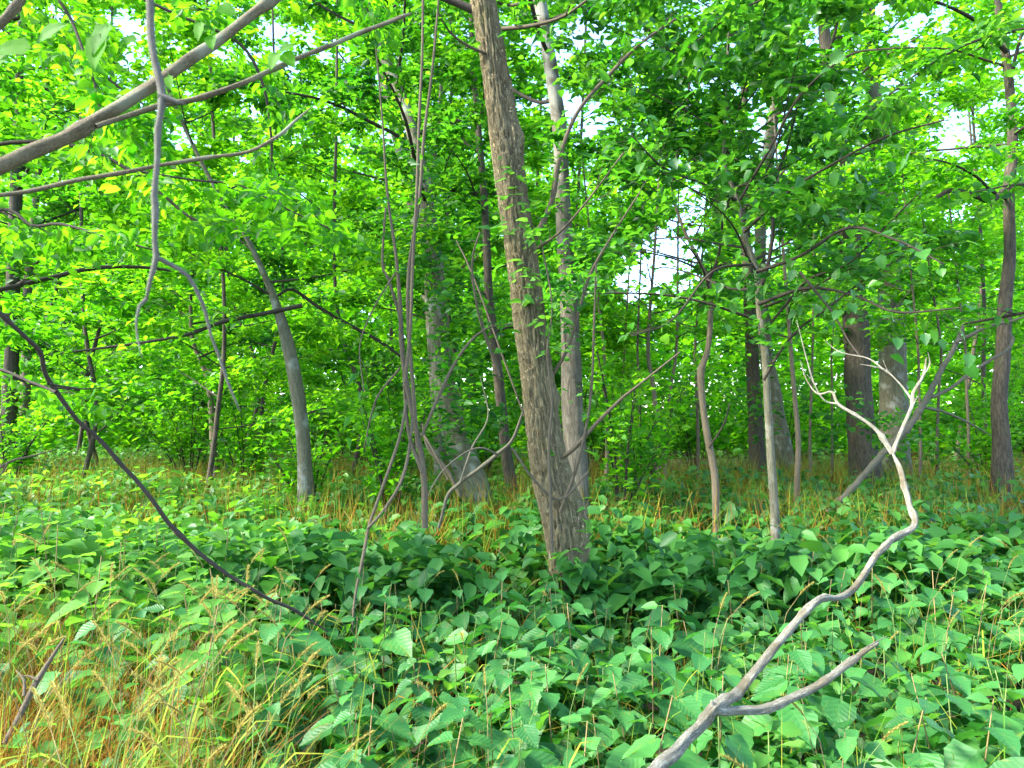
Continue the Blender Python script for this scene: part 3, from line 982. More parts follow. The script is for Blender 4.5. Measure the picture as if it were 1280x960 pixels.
# 7. tree just out of frame on the left, whose dark boughs cross the upper left
tree("tree", "tree beyond the left edge, its thin dark boughs crossing the upper left", "tree",
     [(-330, 700, 60), (-330, 500, 52), (-320, 300, 46), (-310, 100, 40), (-300, -100, 34)], 4.6, 4.6, M['bark_dark'], top=(0, 0, 5.6, .03), crown=(4.6, 5.5, 1.8, 4), leaf=('bright', .075, .62), dens=46, seg=16,
     limb_px=[([(-300, 260, 14), (-120, 220, 9), (0, 180, 7), (100, 184, 6), (160, 212, 6), (205, 245, 5), (250, 278, 4), (320, 290, 3), (372, 296, 2)], 4.6, 4.2, 34),
              ([(-300, 330, 12), (-100, 300, 8), (0, 262, 6), (40, 282, 5), (75, 280, 5), (130, 295, 4), (190, 312, 3)], 4.6, 4.0, 34),
              ([(160, 212, 4), (240, 225, 4), (300, 232, 3.5), (360, 262, 3), (420, 290, 2)], 4.3, 4.3, 30),
              ([(-300, 120, 12), (-80, 60, 8), (40, 20, 6), (90, 60, 5), (150, 110, 4), (210, 150, 3)], 4.6, 4.4, 34),
              ([(180, 0, 5), (230, 22, 5), (300, 55, 5), (330, 110, 5), (340, 180, 4), (345, 215, 3), (400, 262, 2)], 4.6, 4.9, 34),
              ([(-300, 420, 12), (-120, 380, 10), (0, 362, 8), (60, 348, 8), (120, 335, 7), (190, 335, 5), (240, 345, 3)], 4.8, 5.6, 26),
              ([(-300, 20, 10), (-60, -60, 8), (120, -90, 7), (300, -60, 5), (430, -20, 4), (470, 30, 2)], 4.8, 5.0, 44),
              ([(-300, 60, 10), (-60, -20, 8), (60, -10, 6), (110, 80, 4), (130, 160, 3)], 4.2, 3.6, 30),
              ([(-300, 520, 8), (-60, 440, 6), (0, 462, 5), (40, 480, 4), (100, 488, 3)], 4.8, 5.2, 20)])
# overhead limbs of a tree above the camera right: bright maple sprays along the top edge
tree("tree", "tree beyond the right edge, its bright sprays hanging across the top right", "tree",
     [(1720, 760, 60), (1710, 500, 52), (1690, 250, 46), (1680, 0, 40), (1670, -200, 34)], 5.2, 5.2, M['bark_dark'], top=(0, 0, 7.5, .03), crown=(5.4, 7.4, 2.6, 7), leaf=('mid', .09, .62), dens=34, seg=16,
     limb_px=[([(1690, 100, 14), (1450, 20, 9), (1330, 30, 7), (1240, 45, 5), (1180, 70, 4), (1110, 120, 3), (1070, 160, 2)], 5.2, 5.4, 30),
              ([(1690, -50, 14), (1450, -90, 9), (1250, -60, 7), (1120, -20, 5), (1020, -20, 4), (930, 10, 3), (860, 60, 2)], 5.2, 5.6, 40),
              ([(1690, -150, 14), (1450, -160, 9), (1150, -150, 7), (980, -100, 5), (880, -50, 4), (800, -20, 3), (750, 20, 2)], 5.2, 6.4, 40),
              ([(1690, 260, 14), (1450, 240, 9), (1340, 240, 5), (1280, 230, 4), (1220, 240, 2)], 5.2, 5.6, 14),
              ([(1690, 420, 10), (1450, 380, 8), (1320, 385, 6), (1260, 395, 5), (1205, 405, 4)], 5.2, 6.5, 10)])

# ---- vine / multi-stem sapling left of centre
vine = empty("vine", Vector((*at(530, 650, 4.9)[:2], 0)), "tangle of thin bare brown vine stems hanging down left of the thick trunk", "vine")
lvv = Leaves(T_LAN)
for pts, ya, yb in [([(531, 660, 10), (530, 600, 10), (524, 555, 9), (512, 500, 8), (503, 440, 8), (500, 380, 7), (495, 320, 5), (484, 240, 4), (478, 150, 3), (470, 60, 2.5)], 4.9, 5.0),
                    ([(522, 560, 6), (516, 480, 6), (510, 400, 6), (512, 330, 6), (524, 250, 5), (530, 170, 5), (540, 90, 4), (548, 0, 3), (550, -60, 3)], 4.85, 4.9),
                    ([(506, 480, 6), (513, 410, 5), (516, 330, 5), (521, 240, 5), (524, 150, 5), (528, 60, 4), (529, -60, 4)], 4.75, 4.7),
                    ([(528, 590, 7), (512, 545, 6), (506, 490, 5), (502, 410, 5), (486, 350, 5), (478, 330, 4), (482, 260, 3)], 4.9, 5.1),
                    ([(508, 500, 5), (500, 545, 5), (478, 610, 5), (462, 655, 5), (455, 690, 5), (444, 745, 4), (440, 790, 3)], 4.8, 4.4),
                    ([(516, 520, 4), (510, 570, 5), (500, 605, 5), (478, 640, 5), (460, 660, 5)], 4.8, 4.5),
                    ([(527, 545, 5), (560, 470, 5), (585, 430, 4), (610, 410, 3), (640, 405, 2)], 4.9, 5.1),
                    ([(495, 340, 3), (470, 380, 2.5), (450, 430, 2), (455, 490, 2)], 4.9, 4.7),
                    ([(500, 460, 4), (470, 500, 3), (455, 560, 2)], 4.9, 4.9)]:
    LP, LR = px_path(pts, ya, yb)
    wd = Wood()
    LR = LR * .8
    wd.tube(LP, LR, 8, step=.04)
    side_twigs(wd, LP, LR, lvv, .085, .45, 9, .3, True, .45, sub=False, twig_r=.002, lenf=.45)
    wd.build("stem", M['twig'], vine)
lvv.build("foliage", M['mid'], vine)

# ---- bare sticks
def stick(name, label, cat, limbs, mat, seg=12, gnarl=.12, thin=.82, knots=0, group=None, stubs=0):
    P0, _ = px_path(limbs[0][0][:1], limbs[0][1])
    root = empty(name, Vector(P0[0]), label, cat, group)
    for k, (pts, ya, yb) in enumerate(limbs):
        LP, LR = px_path(pts, ya, yb)
        LR = LR * thin
        LR[-1] *= .45
        LP, LR = smooth_path(LP, LR, .012 if knots else .02 if seg > 8 else .05)
        if k == 0 or knots:
            LP = LP + np.stack([np.array([ns((i * .11, q * 7.3, k)) for i in range(len(LP))]) for q in range(3)], 1) * (LR * .35)[:, None]
        for q in range(int(knots * len(LP) / 200) + (1 if knots else 0)):
            c_ = random.randrange(5, max(6, len(LP) - 5))
            LR = LR * (1 + random.uniform(.12, .3) * np.exp(-((np.arange(len(LP)) - c_) / 1.6) ** 2))
        wd = Wood()
        wd.tube(LP, LR, seg, disp=trunk_disp(gnarl, 1.2, 7.0, k * 9.1 + 3), raw=True)
        for q in range((stubs if k == 0 else stubs // 3) if len(LP) > 24 else 0):
            i = random.randrange(len(LP) // 6, len(LP) - 4)
            d = unit(np.cross(LP[min(i + 2, len(LP) - 1)] - LP[i - 2], RNG.normal(0, 1, 3)) + unit(LP[i] - LP[i - 2]) * .8)
            ln = random.choice((.03, .04, .06, .18)) * random.uniform(.7, 1.3)
            e1 = LP[i] + d * ln * .5
            e2 = LP[i] + d * ln + RNG.normal(0, .12, 3) * ln
            wd.tube([LP[i], e1, e2], [LR[i] * .42, LR[i] * .25 + .0006, .0012], 6, step=.02)
        wd.build("stem" if k == 0 else "side_branch", M[mat], root)
    return root


# pale weathered branch across the lower right
stick("fallen_branch", "long pale barkless branch zigzagging up from the bottom edge through the ground cover", "branch",
      [([(800, 985, 27), (826, 958, 24), (862, 922, 22), (895, 886, 22), (925, 862, 18), (952, 828, 17), (985, 790, 15), (1020, 752, 13), (1048, 747, 12), (1068, 735, 13), (1095, 695, 12), (1120, 672, 12), (1143, 656, 12),
          (1136, 628, 11), (1126, 590, 10), (1116, 566, 11)], 1.85, 3.9),
       ([(1116, 567, 9), (1128, 535, 7), (1140, 508, 7), (1142, 490, 6), (1154, 470, 5), (1158, 447, 4)], 3.9, 4.2),
       ([(1116, 567, 9), (1098, 540, 7), (1072, 520, 6), (1048, 505, 6), (1040, 490, 4), (1022, 492, 3), (1008, 474, 2.5), (1000, 450, 1.5)], 3.9, 4.4),
       ([(1140, 500, 4), (1125, 480, 3), (1105, 462, 3), (1075, 455, 2)], 4.1, 4.4),
       ([(1048, 505, 4), (1030, 500, 3), (1018, 480, 2.5), (1006, 440, 2), (996, 400, 1.5)], 4.2, 4.5), ([(1105, 462, 3), (1085, 448, 2.5), (1050, 440, 2), (1030, 425, 1.5)], 4.2, 4.6), ([(1154, 470, 3), (1162, 455, 2.5), (1160, 440, 1.5)], 4.1, 4.1),
       ([(892, 887, 20), (925, 889, 17), (960, 884, 16), (1000, 868, 15), (1035, 850, 14), (1065, 826, 13), (1098, 804, 9)], 2.26, 2.6),
       ([(893, 884, 15), (889, 876, 10)], 2.26, 2.25)], 'dead', seg=20, gnarl=.34, thin=.64, knots=12, stubs=9)
# leaning dead pole on the right
stick("dead_pole", "bare dead pole leaning to the right against the dark trunks, forking near its top", "branch",
      [([(1012, 668, 12), (1048, 628, 12), (1078, 596, 12), (1110, 560, 13), (1140, 528, 13), (1160, 495, 12), (1178, 460, 10), (1195, 430, 9), (1207, 398, 7)], 9, 9.3),
       ([(1155, 500, 8), (1185, 487, 7), (1215, 465, 6), (1238, 450, 6), (1258, 438, 6), (1266, 425, 6), (1262, 416, 5)], 9.2, 9.2),
       ([(1195, 428, 8), (1215, 418, 7), (1235, 408, 6), (1262, 402, 5), (1290, 392, 5)], 9.25, 9.0),
       ([(1150, 508, 6), (1180, 515, 5), (1210, 528, 4), (1240, 545, 3)], 9.2, 9.6)], 'twig_pale', seg=9, thin=.64, knots=3)
# dark branch left
stick("fallen_branch", "thin dark branch sloping from the left edge down into the grass and leaves", "branch",
      [([(-40, 360, 9), (0, 392, 9), (28, 418, 8), (50, 440, 9), (56, 466, 8), (72, 492, 9), (96, 524, 8), (120, 545, 8), (150, 578, 8), (185, 618, 8), (212, 655, 8), (245, 688, 8), (285, 718, 7), (330, 745, 7), (372, 765, 6), (410, 790, 5)], 2.6, 3.5),
       ([(70, 490, 6), (40, 478, 5), (10, 465, 5), (-20, 455, 5)], 2.7, 2.8), ([(60, 480, 5), (100, 486, 3), (130, 484, 2)], 2.7, 3.0)], 'twig_dark', seg=10, thin=.66, knots=8)
stick("fallen_branch", "short thin twig lying along the top of the ground cover at the left edge", "branch",
      [([(-20, 600, 3), (10, 578, 3.5), (40, 570, 3), (75, 560, 2)], 5, 5.4), ([(10, 578, 3), (4, 590, 2.5), (-6, 600, 2)], 5, 5)], 'twig', seg=7)
stick("stick", "dark broken stick standing in the dry grass at the lower left", "stick",
      [([(5, 930, 9), (22, 898, 9), (42, 858, 9), (55, 838, 8), (82, 795, 6)], 2.5, 2.7), ([(30, 870, 5), (30, 850, 4), (20, 838, 3)], 2.55, 2.6), ([(48, 850, 5), (36, 845, 3), (20, 846, 2)], 2.6, 2.6)], 'twig', seg=9)
# pale deadwood left of the trunk
stick("dead_branch", "pale forked dead branch propped against the left side of the thick trunk", "branch",
      [([(548, 660, 6), (560, 620, 7), (575, 604, 8), (600, 585, 8), (622, 568, 8), (640, 550, 7), (652, 520, 5), (660, 490, 3)], 6.4, 5.9), ([(622, 568, 5), (600, 560, 4), (575, 570, 3), (545, 600, 3), (520, 660, 3)], 6.1, 5.8),
       ([(575, 604, 5), (590, 560, 4), (610, 520, 3), (600, 470, 2)], 6.2, 6.4)], 'twig_pale', seg=9, thin=.62)
stick("dead_branch", "thin dead twig slanting up past the leaning grey trunk", "branch",
      [([(655, 520, 2.5), (630, 450, 3), (605, 380, 3), (585, 330, 3), (570, 300, 2)], 5.9, 6.1), ([(560, 600, 3), (545, 570, 3), (530, 545, 4), (515, 540, 3)], 6, 6.2)], 'twig', seg=7)
stick("dead_branch", "curved dark bough dipping to the ground left of the leaning grey trunk", "branch",
      [([(575, 620, 6), (560, 590, 7), (548, 575, 7), (535, 558, 6), (528, 530, 5)], 8, 8)], 'twig', seg=8)

# near boughs, upper left, a little out of focus
b1 = stick("overhanging_bough", "thick brown bough crossing the upper left corner close to the camera", "bough",
      [([(-60, 236, 27), (-10, 211, 26), (25, 197, 24), (60, 182, 24), (95, 166, 23), (135, 142, 22), (170, 120, 21), (215, 92, 20), (250, 66, 20), (290, 38, 18), (330, 8, 17), (370, -22, 16), (420, -60, 15)], 1.7, 2.0),
       ([(120, 158, 9), (150, 148, 9), (205, 130, 10), (240, 125, 9), (300, 105, 9), (350, 83, 9), (400, 62, 8), (450, 42, 8), (500, 22, 7), (514, 17, 6)], 1.75, 2.1),
       ([(-30, 56, 14), (0, 30, 14), (20, 8, 13), (50, -30, 12)], 1.6, 1.6)], 'bough', seg=16, gnarl=.2, thin=.72, knots=6)
stick("overhanging_bough", "thin tan twig running right and curving upward across the upper left", "bough",
      [([(-40, 250, 8), (0, 244, 8), (40, 238, 8), (100, 225, 8), (160, 215, 8), (205, 206, 7), (260, 197, 7), (310, 190, 6), (345, 172, 6), (370, 150, 5), (390, 134, 4)], 1.5, 1.8)], 'bough', seg=10, thin=.68, knots=6)
stick("hanging_branch", "grey knobbly dead twig hanging straight down from the top edge, forked at its end", "branch",
      [([(184, -40, 13), (187, 0, 13), (188, 40, 11), (193, 75, 13), (203, 118, 15), (200, 150, 12), (198, 163, 14), (197, 200, 10), (193, 245, 10), (195, 258, 11), (194, 300, 9), (196, 322, 11), (188, 350, 8), (183, 374, 11)], .95, .95),
       ([(200, 120, 14), (212, 124, 12), (222, 128, 9), (232, 130, 6)], .95, .95),
       ([(196, 322, 9), (212, 330, 9), (235, 345, 7), (250, 372, 6), (258, 395, 6), (264, 420, 5), (274, 445, 5), (286, 480, 5), (300, 514, 6)], .95, 1.0),
       ([(183, 374, 8), (174, 382, 5), (170, 400, 4), (172, 425, 3), (178, 448, 2.5)], .95, .92)], 'bough_grey', seg=12, gnarl=.2, thin=.70, knots=7)
M['near_leaf'] = leaf_mat("near_leaf", [(.05, .17, .01), (.08, .21, .015)], [(.14, .46, .01), (.2, .55, .01)], rough=.6, tmix=.6, per_object=True, spec=.15)
NEARL = [blade("leaf", M['near_leaf'], width=.48 + .06 * k, curl=.1, fold=.1, seed=60 + k) for k in range(3)]
# large soft leaves on the near bough
for (x, y, L, dx, dz, Y) in [(52, 60, .10, -.9, -.1, 1.5), (42, 55, .09, .7, .35, 1.5), (20, 60, .10, -.6, -.6, 1.5), (130, 30, .11, -.15, -1, 1.5), (142, 20, .10, -.45, -1, 1.5), (178, 48, .05, -.9, -.2, 1.5),
                             (252, 22, .06, -.1, -1, 1.6), (262, 40, .05, .15, -.6, 1.6), (350, 60, .07, -.4, -1, 1.9), (352, 60, .07, .6, -.9, 1.9), (345, 66, .06, .9, .35, 1.9), (268, 5, .07, .7, -.4, 1.7), (210, 90, .05, .2, -.9, 1.7)]:
    p = at(x, y, Y)
    place_leaf(NEARL[int(x) % 3], b1, p, np.array([dx, -.2, dz]), np.array([.3 * dz, -1, .5]), L, b1.location)

# ------------------------------------------------------------------ shrubs under the trees
lab_shr = "low leafy shrub filling the space between the trunks behind the ground cover"
for (x, y, h, r) in [(-8.5, 12.5, 2.6, 1.2), (-6.5, 15, 3.0, 1.5), (-10.5, 15.5, 3.2, 1.6), (-4.6, 12.8, 2.4, 1.1), (-3.2, 16.5, 3, 1.6), (-1.9, 12.2, 2.6, 1.1), (-.6, 14.4, 2.9, 1.3), (.7, 13.2, 2.3, 1.0), (-12.5, 18, 3.4, 1.8), (-8, 19.5, 3.6, 1.8), (-4.9, 20.5, 3.6, 1.8),
                     (2.3, 19.5, 3.2, 1.5), (4.4, 18, 2.7, 1.2), (6.8, 18.5, 3.0, 1.3), (8.8, 13.8, 2.4, 1.0), (10.4, 14, 2.6, 1.2), (12, 17, 3, 1.6), (-1.4, 8.6, 2.2, .6), (1.3, 8.8, 2.6, .7), (-2.6, 9.6, 2.0, .6), (1.9, 11, 2.4, .9)]:
    z = float(gz(x, y))
    lab_shr, grp_ = (("leafy shrub behind the ground cover, left of the bent grey trunk", "shrubs left of the bent grey trunk") if x / y < -.33 else
                     ("leafy shrub between the bent grey trunk and the thick brown trunk", "shrubs left of the thick trunk") if x < .03 * y else
                     ("leafy shrub right of the thick brown trunk, before the lit gap", "shrubs right of the thick trunk") if x / y < .3 else
                     ("leafy shrub behind the far dark trunks on the right", "shrubs on the right"))
    sh = empty("shrub", Vector((x, y, z)), lab_shr, "shrub", grp_)
    lv = Leaves(T_DIA)
    ww = Wood()
    for k in range(int(5 + r * 4)):
        a = random.random() * 6.28
        e = np.array([x + math.cos(a) * r * random.uniform(.4, 1), y + math.sin(a) * r * random.uniform(.4, 1), z + h * random.uniform(.55, 1)])
        P3 = [np.array([x, y, z - .05]), np.array([x + (e[0] - x) * .35, y + (e[1] - y) * .35, z + (e[2] - z) * .55]), e]
        ww.tube(P3, [.018, .011, .004], 5, step=.3)
        side_twigs(ww, P3, [.014, .011, .004], lv, .10 + .003 * y, .55, 24, .26, True, .3, sub=True, twig_r=.003, lenf=1.0)
    ww.build("stem", M['twig_dark'], sh)
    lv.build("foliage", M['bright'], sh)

# ------------------------------------------------------------------ far wood: one mass of leaves and stems
lv = Leaves(T_DIA)
ww = Wood()
for k in range(150):
    y = 34 + 28 * (k / 150)
    x = random.uniform(-.78, .78) * y
    h = random.uniform(14, 20) * (.62 + .013 * y)
    cr = random.uniform(2.2, 3.8)
    if keep(np.array([[x, y, h * .45], [x, y, h * .3], [x, y, h * .6]]), 1.3).all():
        ww.tube([[x, y, -.1], [x + random.uniform(-.5, .5), y, h * .3], [x + random.uniform(-1, 1), y, h * .6]], [.13, .09, .04], 6, step=3)
    nb = 34
    cx = RNG.normal(0, .55, (nb, 3)) * np.array([cr, cr, h * .30]) + np.array([x, y, h * .55])
    cx[:, 2] = np.clip(cx[:, 2], .8, h)
    cnt = 34
    P = np.repeat(cx, cnt, 0) + RNG.normal(0, 1, (nb * cnt, 3)) * np.array([.75, .75, .42])
    P[:, 2] = np.maximum(P[:, 2], .4)
    kp = keep(P, 1.0)
    P = P[kp]
    c = len(P)
    L = RNG.uniform(.26, .5, c)
    lv.add(P, rand_dirs(c, .5), unit(np.array([0, 0, 1]) + RNG.normal(0, .8, (c, 3))), L, L * .34, np.clip(np.repeat(RNG.random(nb), cnt)[kp] * .6 + RNG.random(c) * .4, 0, 1))
# low fringe at the foot of the far wood
c = 80000
y = 27 + 20 * RNG.random(c) ** 1.3
P = np.stack([RNG.uniform(-.8, .8, c) * y, y, RNG.random(c) ** 1.4 * 7.5 + .3], 1)
P = P[keep(P, .9)]
c = len(P)
L = RNG.uniform(.24, .42, c)
lv.add(P, rand_dirs(c, .5), unit(np.array([0, 0, 1]) + RNG.normal(0, .6, (c, 3))), L, L * .36)
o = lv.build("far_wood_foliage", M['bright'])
o["kind"] = "stuff"
o["label"] = "sunlit mass of yellow-green leaves of the far wood"
o = ww.build("far_wood_stems", M['bark_dark'])
o["kind"] = "stuff"
o["label"] = "slender stems inside the far wood"


# ------------------------------------------------------------------ ground cover: single plants near, mass beyond
def herb_proto(h, pairs, size, leaves, dmat, tiltup=-.12):
    """One upright herb: stem and single leaves in crossing pairs, built at the origin."""
    parts = []
    w = Wood()
    bx, by = random.uniform(-.05, .05), random.uniform(-.05, .05)
    P = [np.array([0, 0, -.03]), np.array([bx, by, h * .5]), np.array([bx * 2.2, by * 2.2, h])]
    w.tube(P, [.0045, .0035, .002], 5, step=.12)
    V = np.vstack(w.V)
    me = make_mesh("stem", V, [np.vstack(w.Q), np.vstack(w.T)], M['stem'] if random.random() < .6 else M['drystem'], {"bk": ('POINT', 'FLOAT_VECTOR', np.vstack(w.B))}, smooth=True)
    az = random.random() * 6.28
    for k in range(pairs):
        f = 1 - (k / pairs) ** .9 * .72
        z = h * f
        c = np.array([bx * 2.2 * f, by * 2.2 * f, z])
        az += math.pi / 2 + random.uniform(-.3, .3)
        sz = size * (.5 + .62 * min(1, (k + .35) / 2.2)) * random.uniform(.85, 1.15)
        for s in (0, math.pi):
            a = az + s + random.uniform(-.25, .25)
            d = np.array([math.cos(a), math.sin(a), tiltup + random.uniform(-.3, .2) - .09 * k])
            nn = np.array([math.cos(a) * .25 + random.gauss(0, .22), math.sin(a) * .25 + random.gauss(0, .22) - .15, 1])
            parts.append((random.choice(leaves), c.copy(), d, nn, sz * random.uniform(.88, 1.1)))
    return me, parts


def herb_obj(name, proto):
    me, parts = proto
    root = bpy.data.objects.new(name, None)
    root.empty_display_size = .1
    COL.objects.link(root)
    o = bpy.data.objects.new("stem", me)
    COL.objects.link(o)
    o.parent = root
    for (lm, c, d, nn, s) in parts:
        place_leaf(lm, root, c, d, nn, s, (0, 0, 0))
    return root


protos = {'broad': [herb_obj("woodland_herb", herb_proto(random.uniform(.46, .66), 5, .195, HERB, None)) for _ in range(9)],
          'light': [herb_obj("woodland_herb", herb_proto(random.uniform(.38, .55), 5, .13, HERB_L, None, .2)) for _ in range(4)],
          'long': [herb_obj("woodland_herb", herb_proto(random.uniform(.5, .75), 6, .20, LONG + HERB_L + HERB_L, None, .1)) for _ in range(6)]}
used = set()


def copy_thing(src):
    c = src.copy()
    COL.objects.link(c)
    for ch in src.children:
        d = ch.copy()
        COL.objects.link(d)
        d.parent = c
    return c


def place_herb(kind, x, y, s, label, group):
    src = random.choice(protos[kind])
    o = src if src.name not in used else copy_thing(src)
    used.add(src.name)
    o.location = (x, y, float(gz(x, y)))
    o.rotation_euler = (random.uniform(-.1, .1), random.uniform(-.1, .1), random.random() * 6.28)
    o.scale = (s, s, s)
    o["label"], o["category"], o["group"] = label, "plant", group
    return o


def near(x, y, list_, d):
    return any((x - a) ** 2 + (y - b) ** 2 < d * d for a, b in list_)


NEARMAX = 5.6
spots = []
tries = 0
while len(spots) < 292 and tries < 60000:
    tries += 1
    y = 1.55 + (NEARMAX - 1.55) * random.random() ** .85
    x = random.uniform(-.80, .80) * (y + .25)
    q = to_px(np.array([[x, y, .5]]))[0]
    if q[0] < -90 or q[0] > 1370 or q[1] > 1110:
        continue
    lefty = q[0] < 360 and q[1] > 640
    if lefty and random.random() < (.6 if q[1] > 770 and q[0] < 300 else .2 if q[1] > 720 else 0):
        continue
    if near(x, y, spots, .185 if y < 4 else .21):
        continue
    if (x - MP[0][0]) ** 2 + (y - MP[0][1]) ** 2 < .17 ** 2:
        continue
    if x < -.26 * y and y < 2.35:
        continue
    spots.append((x, y))
PB, _ = px_path([(826, 958, 1), (895, 886, 1), (952, 828, 1), (1020, 752, 1), (1095, 695, 1), (1143, 656, 1)], 1.9, 3.8)
PB2, _ = px_path([(892, 887, 1), (960, 884, 1), (1035, 850, 1), (1098, 804, 1)], 2.26, 2.6)
PB = np.vstack([smooth_path(PB, np.ones(len(PB)), .08)[0], smooth_path(PB2, np.ones(len(PB2)), .08)[0]])
for (x, y) in spots:
    dmin = PB[np.argmin(np.hypot(PB[:, 0] - x, PB[:, 1] - y - .06))]
    low = 1.0
    if math.hypot(dmin[0] - x, dmin[1] - y - .06) < .26:
        low = min(1, max(.35, (dmin[2] - .10) / .62))
    q = to_px(np.array([[x, y, .5]]))[0]
    right = q[0] > np.interp(q[1], [655, 745, 885, 960], [1143, 1035, 895, 826])
    if q[0] < 360 and q[1] < 690:
        kind, lab = 'long', "sunlit narrow-leaved plant on the left, above the sloping dark branch and grass"
    elif q[0] < 360 and q[1] < 760:
        kind, lab = 'long', "bright narrow-leaved plant on the left, level with the middle of the sloping dark branch"
    elif q[0] < 360:
        kind, lab = random.choice(['long', 'broad']), "leafy green plant rising through the dry straw at the lower left"
    elif random.random() < .13:
        kind, lab = 'light', ("small light green plant with narrow leaves among the broad leaves left of the pale branch" if not right else
                              "small light green plant with narrow leaves right of the pale zigzag branch")
    elif right and q[0] > 1080 and q[1] < 820:
        kind, lab = 'broad', "broad-leaved green plant near the right edge, beyond the broken side branch of the pale branch"
    elif right and q[1] < 820:
        kind, lab = 'broad', "broad-leaved green plant just right of the upper part of the pale zigzag branch"
    elif right:
        kind, lab = 'broad', "large-leaved green plant in the bottom right corner, below the forked pale branch"
    elif q[1] > 850 and q[0] < 600:
        kind, lab = 'broad', "large-leaved plant at the bottom edge, just right of the dry straw"
    elif q[1] > 850:
        kind, lab = 'broad', "large-leaved plant at the bottom edge, left of the foot of the pale branch"
    elif q[0] < 600 and q[1] > 740:
        kind, lab = 'broad', "broad-leaved plant between the dry straw and the thick brown trunk"
    elif q[0] < 660:
        kind, lab = 'broad', "broad-leaved plant left of the foot of the thick brown trunk"
    elif q[1] > 740:
        kind, lab = 'broad', "broad-leaved plant in front of the thick trunk, left of the pale zigzag branch"
    else:
        kind, lab = 'broad', "broad-leaved plant close right of the foot of the thick brown trunk"
    grp = "plants: " + lab
    s = random.uniform(.8, 1.12) * (1.12 if q[0] < 360 else 1) * (.84 if y < 2.4 else 1)
    if x < -.26 * y and y < 3.1:
        s *= .68
    place_herb(kind, x, y, s * low, lab, grp.replace('plants: ', '').split(',')[0] + ' group')

# mass beyond and the low layer beneath
def cover_mass(name, label, n, y0, y1, hz, L, per, mat, tm, xr=.85, dens_pow=1.0, xcut=None, hvar=.12):
    lv = Leaves(tm)
    y = y0 + (y1 - y0) * RNG.random(n) ** dens_pow
    x = RNG.uniform(-xr, xr, n) * (y + .4)
    if y0 > 5.2:
        k = (y < 7.4) | (x < .05 * y) | (RNG.random(n) < .15)
        x, y = x[k], y[k]
        n = len(x)
    if xcut is not None:
        k = xcut(x, y)
        x, y = x[k], y[k]
    n = len(x)
    z0 = gz(x, y)
    hh = hz * RNG.uniform(1 - hvar * 2, 1 + hvar * 2, n) * (1 + .16 * np.sin(x * 1.7 + 1) * np.sin(y * 1.1))
    for k in range(per):
        a = RNG.random(n) * 6.28
        d = unit(np.stack([np.cos(a), np.sin(a), RNG.uniform(-.8, .15, n)], 1))
        zz = z0 + hh * (1 - .75 * (k / per) ** 1.1) + RNG.normal(0, .02, n)
        P = np.stack([x, y, zz], 1) + d * .03
        Ls = L * (.6 + .5 * min(1, k / 2)) * RNG.uniform(.8, 1.2, n)
        lv.add(P, d, unit(np.array([0, -.15, 1]) + RNG.normal(0, .3, (n, 3))), Ls, Ls * .33)
    o = lv.build(name, mat)
    o["kind"] = "stuff"
    o["label"] = label
    return o


cover_mass("ground_cover", "mass of broad green leaves carpeting the wood floor beyond the nearest plants", 2300, 5.2, 12.5, .60, .19, 9, M['cover'], T_OVA)
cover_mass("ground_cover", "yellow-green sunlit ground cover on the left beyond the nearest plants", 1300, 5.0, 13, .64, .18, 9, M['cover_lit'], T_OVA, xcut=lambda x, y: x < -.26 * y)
cover_mass("ground_cover", "far carpet of small green leaves between the trunks", 4200, 12, 26, .55, .19, 6, M['cover'], T_DIA)
cover_mass("undergrowth", "low layer of small green leaves under the nearest plants", 1300, 1.5, 6.0, .24, .13, 6, M['cover'], T_OVA, xcut=lambda x, y: (x > -.28 * y) | (RNG.random(len(x)) < .35))

# ------------------------------------------------------------------ grass
def grass_mass(name, label, n, area, h, wdt, mat, lean=.35, curve=.35, z0=0.0, seglen=3):
    """Curved tapering blades rooted in the floor; area(n) gives x, y."""
    x, y = area(n)
    n = len(x)
    a = RNG.random(n) * 6.28
    H = h * RNG.uniform(.5, 1.15, n)
    ln = RNG.normal(0, lean, (n, 2))
    side = np.stack([np.cos(a), np.sin(a), np.zeros(n)], 1)
    V = []
    k = seglen
    for i in range(k + 1):
        t = i / k
        c = np.stack([x + ln[:, 0] * H * t + ln[:, 0] * curve * H * t * t, y + ln[:, 1] * H * t + ln[:, 1] * curve * H * t * t,
                      gz(x, y) + z0 + H * t * (1 - .25 * t * np.hypot(ln[:, 0], ln[:, 1]) * 2)], 1)
        wv = wdt * (1 - t ** 1.5 * .92)
        V.append(c - side * wv / 2)
        V.append(c + side * wv / 2)
    V = np.stack(V, 1)
    f = []
    for i in range(k):
        f.append([2 * i, 2 * i + 1, 2 * i + 3, 2 * i + 2])
    F = (np.array(f)[None] + (np.arange(n) * 2 * (k + 1))[:, None, None]).reshape(-1, 4)
    o = link(name, make_mesh(name, V.reshape(-1, 3), F, mat, {"rnd": ('FACE', 'FLOAT', np.repeat(RNG.random(n), k))}, smooth=True))
    o["kind"] = "stuff"
    o["label"] = label
    return o


def left_area(n):
    y = 1.45 + 3.1 * RNG.random(n) ** 1.3
    x = RNG.uniform(-.85, -.02, n) * y
    k = RNG.random(n) < np.clip(1.25 - (x / y + .75) * 2.9, .02, 1) * np.clip(1.5 - (y - 1.5) / 2.1, .12, 1)
    return x[k], y[k]


def all_area(y0, y1, p=1.0):
    def f(n):
        y = y0 + (y1 - y0) * RNG.random(n) ** p
        x = RNG.uniform(-.8, .8, n) * y
        k = (np.sin(x * 1.3 + 2) * np.sin(y * .9 + x * .4) + RNG.normal(0, .5, n) > -.45) if y0 > 5 else np.ones(n, bool)
        return x[k], y[k]
    return f


